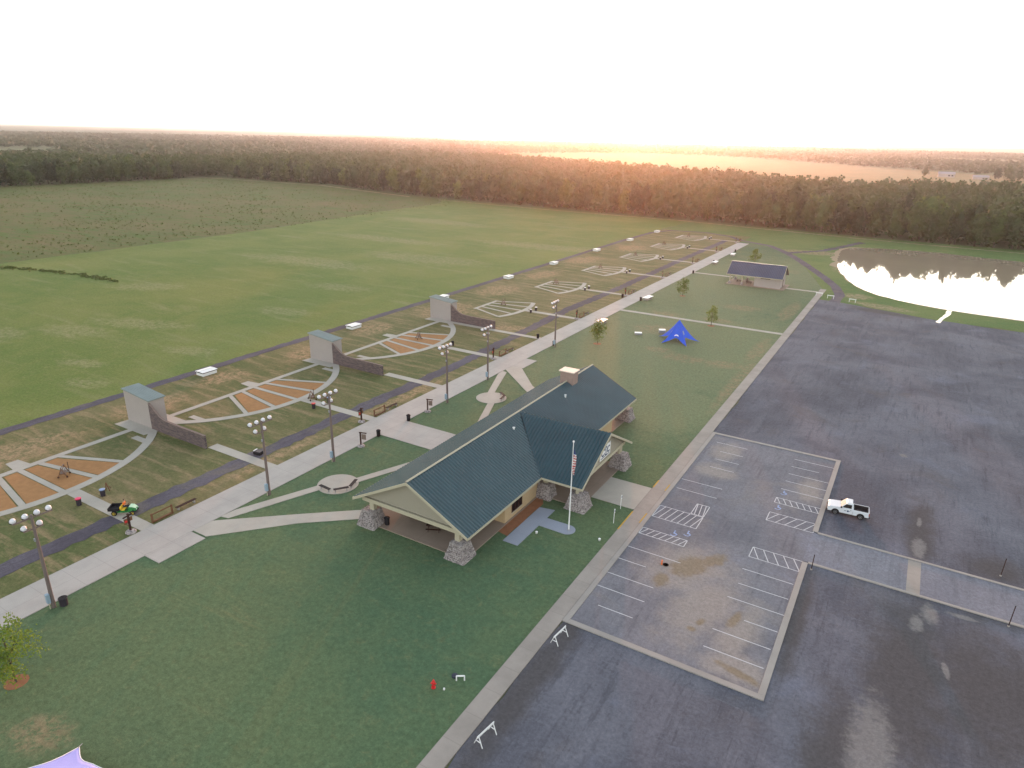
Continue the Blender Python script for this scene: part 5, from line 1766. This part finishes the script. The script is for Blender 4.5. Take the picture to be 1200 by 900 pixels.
def trunk_mesh(h, r_, seed, limbs=4, z0=.35):
    rs = random.Random(seed)
    mb = MB()
    mb.tube((0, 0, -.1), (rs.uniform(-.1, .1), rs.uniform(-.1, .1), h * .55), r_, r_ * .6, 7)
    top = Vector((0, 0, h * .5))
    for k in range(limbs):
        a = 2 * math.pi * k / limbs + rs.uniform(-.4, .4)
        L = h * rs.uniform(.22, .36)
        st_z = h * rs.uniform(z0, .52)
        mb.tube((0, 0, st_z), (math.cos(a) * L * .7, math.sin(a) * L * .7, st_z + L), r_ * .42, r_ * .12, 5)
    mb.tube((0, 0, h * .5), (rs.uniform(-.3, .3), rs.uniform(-.3, .3), h * .9), r_ * .6, r_ * .15, 6)
    return mb
# crown prototypes for the wood (unit: metres)
PROTO = []
for k in range(7):
    h = [15, 16.5, 13.5, 17.5, 14.5, 12, 16][k]
    rx = [4.6, 5.0, 4.4, 4.8, 5.4, 3.6, 4.2][k]
    zc, rz_ = h * .56, h * .44
    def shp(p, rx=rx, zc=zc, rz_=rz_):
        w_ = 1.0 - .25 * max(0, p[2])
        return np.array([p[0] * rx * w_, p[1] * rx * w_, zc + p[2] * rz_])
    V = leaf_cloud(0, 620, shp, .62, 100 + k, 26)
    core = blob_core(h * .18, h * .93, rx * .86, 50 + k)
    me_core = core.mesh('crown_core')
    bm = bmesh.new()
    bm.from_mesh(me_core)
    me_l = quads_mesh(V, 'leaves')
    bm.from_mesh(me_l)
    me = bpy.data.meshes.new('crown')
    bm.to_mesh(me)
    bm.free()
    me.materials.append(MAT['leaf_dark' if k in (0, 3, 6) else 'leaf_mid' if k in (1, 2, 4) else 'leaf_pine'])
    tm_ = trunk_mesh(h, .26, 60 + k, 3).mesh('trunk')
    tm_.materials.append(MAT['bark'])
    PROTO.append((me, tm_, h))
BACK = [(-600, 446), (-454, 452), (-322, 416), (-243, 411), (-176, 403), (-120, 403), (-70, 396), (-28, 389), (8, 386), (45, 386), (150, 386)]
def back_y(x):
    for (a, ya), (b, yb) in zip(BACK[:-1], BACK[1:]):
        if a <= x <= b:
            return ya + (yb - ya) * (x - a) / (b - a)
    return BACK[0][1] if x < BACK[0][0] else BACK[-1][1]
def in_view(x, y, m=1.0):
    d = Vector((x, y, 8 - CAM_H))
    zc_ = d.dot(fwd)
    if zc_ < 5:
        return False
    return abs(d.dot(ax_x) / zc_) < .78 * m
def woodtree(x, y, k, sc_, rz_, lab, grp):
    r_ = bpy.data.objects.new('wood_tree', None)
    col.objects.link(r_)
    r_.location = (x, y, 0)
    r_.rotation_euler = (0, 0, rz_)
    r_.scale = (sc_ * rnd.uniform(.88, 1.12), sc_ * rnd.uniform(.88, 1.12), sc_)
    for nm, me in (('crown', PROTO[k][0]), ('trunk', PROTO[k][1])):
        c = bpy.data.objects.new(nm, me)
        col.objects.link(c)
        c.parent = r_
    tag(r_, lab, 'tree', grp)
n_t = 0
def lab_for(x, y):
    if x < -560 and y < 440:
        return 'broadleaf tree in the wood edge along the left side of the meadow'.replace('left side of the meadow', 'meadow side farthest from the tents')
    if x < -330:
        return 'broadleaf tree in the wood edge behind the brown meadow'
    if x < -110:
        return 'broadleaf tree in the wood edge behind the target field'
    return 'broadleaf tree in the wood edge behind the pond and restroom shelter'
spots = []
for row in range(3):
    x = -588.0 + row * 2
    while x < 95:
        yy = back_y(x) + 3 + row * 7.0 + rnd.uniform(-2.2, 2.2)
        xx = x + rnd.uniform(-1.8, 1.8)
        if in_view(xx, yy, 1.03):
            spots.append((xx, yy, row))
        x += rnd.uniform(7.0, 9.2) if row < 2 else rnd.uniform(9.5, 12)
for row in range(2):
    y = 150.0
    while y < 440:
        xx, yy = -600 - row * 7 + rnd.uniform(-2, 2), y
        if in_view(xx, yy, 1.03):
            spots.append((xx, yy, row))
        y += rnd.uniform(7.5, 9.5)
spots.sort(key=lambda s: s[2] * 60 + math.hypot(s[0], s[1]) * .3)
for xx, yy, row in spots[:298]:
    if -625 < xx < -588 and 412 < yy < 470:
        continue                                # gap where the track enters the wood
    k = rnd.choice([0, 1, 2, 3, 4, 5, 6])
    woodtree(xx, yy, k, rnd.choice([rnd.uniform(.78, 1.05), rnd.uniform(.95, 1.18), rnd.uniform(1.1, 1.36)]), rnd.uniform(0, 6.28), lab_for(xx, yy), lab_for(xx, yy).replace('broadleaf tree in', 'trees of'))

# the rest of the wood: one mass of smaller crowns
def crown_low(seed, n_leaf, rx, h, size):
    def shp(p):
        return np.array([p[0] * rx, p[1] * rx, h * .6 + p[2] * h * .4])
    V = leaf_cloud(0, n_leaf, shp, size, seed, 9)
    return V
def scatter(name, templates, pos, scl, mat_, label, zoff=0.0):
    rs = np.random.RandomState(3)
    outs = []
    for t in range(len(templates)):
        idx = np.arange(t, len(pos), len(templates))
        if len(idx) == 0:
            continue
        T = templates[t]
        ang = rs.uniform(0, 2 * np.pi, len(idx))
        c_, s__ = np.cos(ang), np.sin(ang)
        X = (T[None, :, 0] * c_[:, None] - T[None, :, 1] * s__[:, None]) * scl[idx][:, None] + pos[idx, 0][:, None]
        Y = (T[None, :, 0] * s__[:, None] + T[None, :, 1] * c_[:, None]) * scl[idx][:, None] + pos[idx, 1][:, None]
        Z = T[None, :, 2] * scl[idx][:, None] + zoff
        outs.append(np.stack([X, Y, Z], -1).reshape(-1, 3))
    V = np.concatenate(outs)
    me = quads_mesh(V, name)
    me.materials.append(MAT[mat_])
    o = bpy.data.objects.new(name, me)
    col.objects.link(o)
    o['kind'] = 'stuff'
    o['label'] = label
    o['category'] = 'trees'
    return o
FIELD = [(-560, 985), (-393, 890), (-61, 700), (64, 800), (360, 850), (420, 1420), (60, 1330), (-150, 1560), (-420, 1900), (-800, 2000), (-900, 1500)]
def in_poly(x, y, poly):
    c = False
    n = len(poly)
    for i in range(n):
        (x0, y0), (x1, y1) = poly[i], poly[(i + 1) % n]
        if (y0 > y) != (y1 > y) and x < (x1 - x0) * (y - y0) / (y1 - y0) + x0:
            c = not c
    return c
rs = np.random.RandomState(11)
near, mid = [], []
for _ in range(60000):                      # belt behind the front rows
    x, y = rs.uniform(-800, 220), rs.uniform(385, 1000)
    if not in_view(x, y, 1.04):
        continue
    if x > -600 and y < back_y(x) + (14 if x > -330 else 22):
        continue
    if x < -600 and y < 140:
        continue
    if in_poly(x, y, FIELD):
        continue
    if len(near) < 8200 and rs.rand() < .34:
        near.append((x, y))
for _ in range(4000):
    x, y = rs.uniform(-900, -612), rs.uniform(150, 470)
    if in_view(x, y, 1.04) and rs.rand() < .6:
        near.append((x, y))
near = np.array(near)
tpl = [crown_low(200 + k, 46, 4.6, [13, 11.5, 14.5, 12.5][k], 1.15) for k in range(4)]
scatter('far_wood', tpl, near, rs.uniform(.7, 1.2, len(near)), 'leaf_pine', 'wood canopy stretching behind the front trees')
for _ in range(120000):
    d = rs.uniform(850, 4200)
    az = R(rs.uniform(-70, 10))
    x, y = math.sin(az) * d, math.cos(az) * d
    if in_poly(x, y, FIELD) or rs.rand() > d / 4200:
        continue
    if math.sin(x * .004 + 1) * math.sin(y * .0033) > .62:      # clearings
        continue
    mid.append((x, y))
mid = np.array(mid[:30000])
tpl2 = [crown_low(300 + k, 13, 8.5, 11, 3.2) * np.array([1, 1, .8]) for k in range(4)]
scatter('distant_wood', tpl2, mid, rs.uniform(.7, 1.2, len(mid)), 'leaf_far', 'distant flat woodland fading toward the horizon')
# distant canopy beyond: low swelling woodland ridges
rg = MB()
nx, ny = 60, 26
for j in range(ny + 1):
    d = 4000 * (22000 / 4000) ** (j / ny)
    for i in range(nx + 1):
        az = R(-78 + 100 * i / nx)
        z = (11 + 6 * math.sin(i * .9 + j * 1.7) * math.sin(j * 2.1 + i * .31)) * (1 if j else 0.0)
        rg.v.append((math.sin(az) * d, math.cos(az) * d, max(.6, z)))
for j in range(ny):
    for i in range(nx):
        a = j * (nx + 1) + i
        rg.f.append((a, a + 1, a + nx + 2, a + nx + 1))
ro_ = rg.build('far_woodland', 'leaf_far', smooth=True)
struct(ro_, 'far woodland canopy at the horizon', 'woodland')

# meadow weeds: low tufts
pos = []
for _ in range(22000):
    x, y = rs.uniform(-590, -270), rs.uniform(60, 430)
    if y > 405 + (-x - 270) * .12:
        continue
    near_edge = x > -300
    dens = .35 + .65 * (math.sin(x * .05) * math.sin(y * .07 + 1) > .1)
    if near_edge:
        dens = .9
    if rs.rand() < dens * .6:
        pos.append((x, y))
pos = np.array(pos)
def tuft(seed, n, r_, h):
    return leaf_cloud(0, n, lambda p: np.array([p[0] * r_, p[1] * r_, h * .5 + p[2] * h * .5]), .28, seed, 4)
o = scatter('meadow_weeds', [tuft(400 + k, 7, .8, .8) for k in range(4)], pos, rs.uniform(.3, .9, len(pos)) ** 1.5, 'weed', 'scattered weeds and low scrub across the brown meadow')
o['category'] = 'weeds'
# ditch reeds in the target field
pos = np.array([(-262 + 52 * t + rs.normal(0, 1.0), 107 + 9 * math.sin(t * 1.8) + rs.normal(0, .8)) for t in rs.uniform(0, 1, 260)])
o = scatter('ditch_reeds', [tuft(420, 10, 1.1, .45)], pos, rs.uniform(.35, .9, len(pos)), 'weed', 'dark strip of reeds in a ditch of the target field')
o['category'] = 'reeds'

# young planted trees
def young(x, y, h, rx, m, lb, n, size, seed, lean=0.0):
    r_ = empty('young_tree', (x, y, .05))
    trunk_mesh(h, .075 * h / 5, seed, 6, .3).build('trunk', 'bark', r_)
    V = leaf_cloud(0, n, lambda p: np.array([p[0] * rx * (1 - .35 * max(-.6, p[2])), p[1] * rx * (1 - .35 * max(-.6, p[2])), h * .62 + p[2] * h * .40]), size, seed, 26)
    me = quads_mesh(V, 'crown')
    me.materials.append(MAT[m])
    c = bpy.data.objects.new('crown', me)
    col.objects.link(c)
    c.parent = r_
    MB().sheet(arc(0, 0, .95, 0, 330, 11), .012).build('mulch_ring', 'redmulch', r_)
    tag(r_, lb, 'tree', None)
young(-59.3, 18.3, 6.0, 2.5, 'leaf_young', 'young yellow-green tree in a mulch ring beside the lavender tent', 2600, .085, 31)
young(-59.6, 140.0, 5.4, 1.9, 'leaf_sap', 'young tree on the lawn between pavilion and white table', 1100, .12, 32)
young(-42.0, 171.4, 5.0, 1.5, 'leaf_sap', 'slim young tree beside the path beyond the star tent', 700, .12, 33)
young(-58.9, 201.3, 5.2, 2.0, 'leaf_sap', 'young tree on the lawn between star tent and restroom shelter', 800, .13, 34)
young(-53.2, 272.1, 5.5, 2.4, 'leaf_sap', 'young tree behind the restroom shelter', 800, .14, 35)

# far farm buildings
def barn(x, y, L, Wd, h, rz, lb):
    r_ = empty('farm_building', (x, y, .3), rz)
    MB().box(-L / 2, L / 2, -Wd / 2, Wd / 2, 0, h).build('wall', 'house', r_)
    mr = MB()
    mr.slabpoly([(-L / 2 - .5, 0, h + Wd * .28), (-L / 2 - .5, -Wd / 2 - .5, h), (L / 2 + .5, -Wd / 2 - .5, h), (L / 2 + .5, 0, h + Wd * .28)], .2)
    mr.slabpoly([(L / 2 + .5, 0, h + Wd * .28), (L / 2 + .5, Wd / 2 + .5, h), (-L / 2 - .5, Wd / 2 + .5, h), (-L / 2 - .5, 0, h + Wd * .28)], .2)
    mr.build('roof', 'steelgrey', r_)
    MB().box(-L * .3, -L * .1, -Wd / 2 - .06, -Wd / 2 - .01, 0, h * .8).build('door', 'house', r_)
    for xx in (.1, .3):
        MB().box(L * xx, L * xx + 2.2, -Wd / 2 - .06, -Wd / 2 - .01, h * .35, h * .7).build('window', 'glass', r_)
    tag(r_, lb, 'building', 'farm buildings')
barn(12, 1180, 20, 10, 4.5, .1, 'larger pale farm building beyond the wood with grey gable roof')
barn(52, 1150, 18, 8, 3.2, .1, 'lower pale farm shed beside the larger farm building')
# trees standing by the farm
for x, y in ((-14, 1190), (86, 1140), (96, 1160), (110, 1150), (72, 1175), (84, 1185)):
    woodtree(x, y, rnd.choice([0, 3, 4]), rnd.uniform(.8, 1.1), rnd.uniform(0, 6), 'dark tree standing beside the far pale farm buildings', 'trees by the farm')

# ------------------------------------------------------------------ haze
hz = MB().box(-25000, 25000, -280, 25500, -1.0, 50.0)
ho = bpy.data.objects.new('haze', hz.mesh('haze'))
hm = bpy.data.materials.new('haze')
hm.use_nodes = True
ht = hm.node_tree
ht.nodes.clear()
out = ht.nodes.new('ShaderNodeOutputMaterial')
pv = ht.nodes.new('ShaderNodeVolumePrincipled')
pv.inputs['Color'].default_value = (.76, .76, .84, 1)
pv.inputs['Density'].default_value = 0.00007
pv.inputs['Anisotropy'].default_value = 0.8
ht.links.new(pv.outputs[0], out.inputs['Volume'])
ho.data.materials.append(hm)
col.objects.link(ho)
ho['kind'] = 'stuff'
ho['label'] = 'thin morning haze over the whole countryside'
ho['category'] = 'haze'
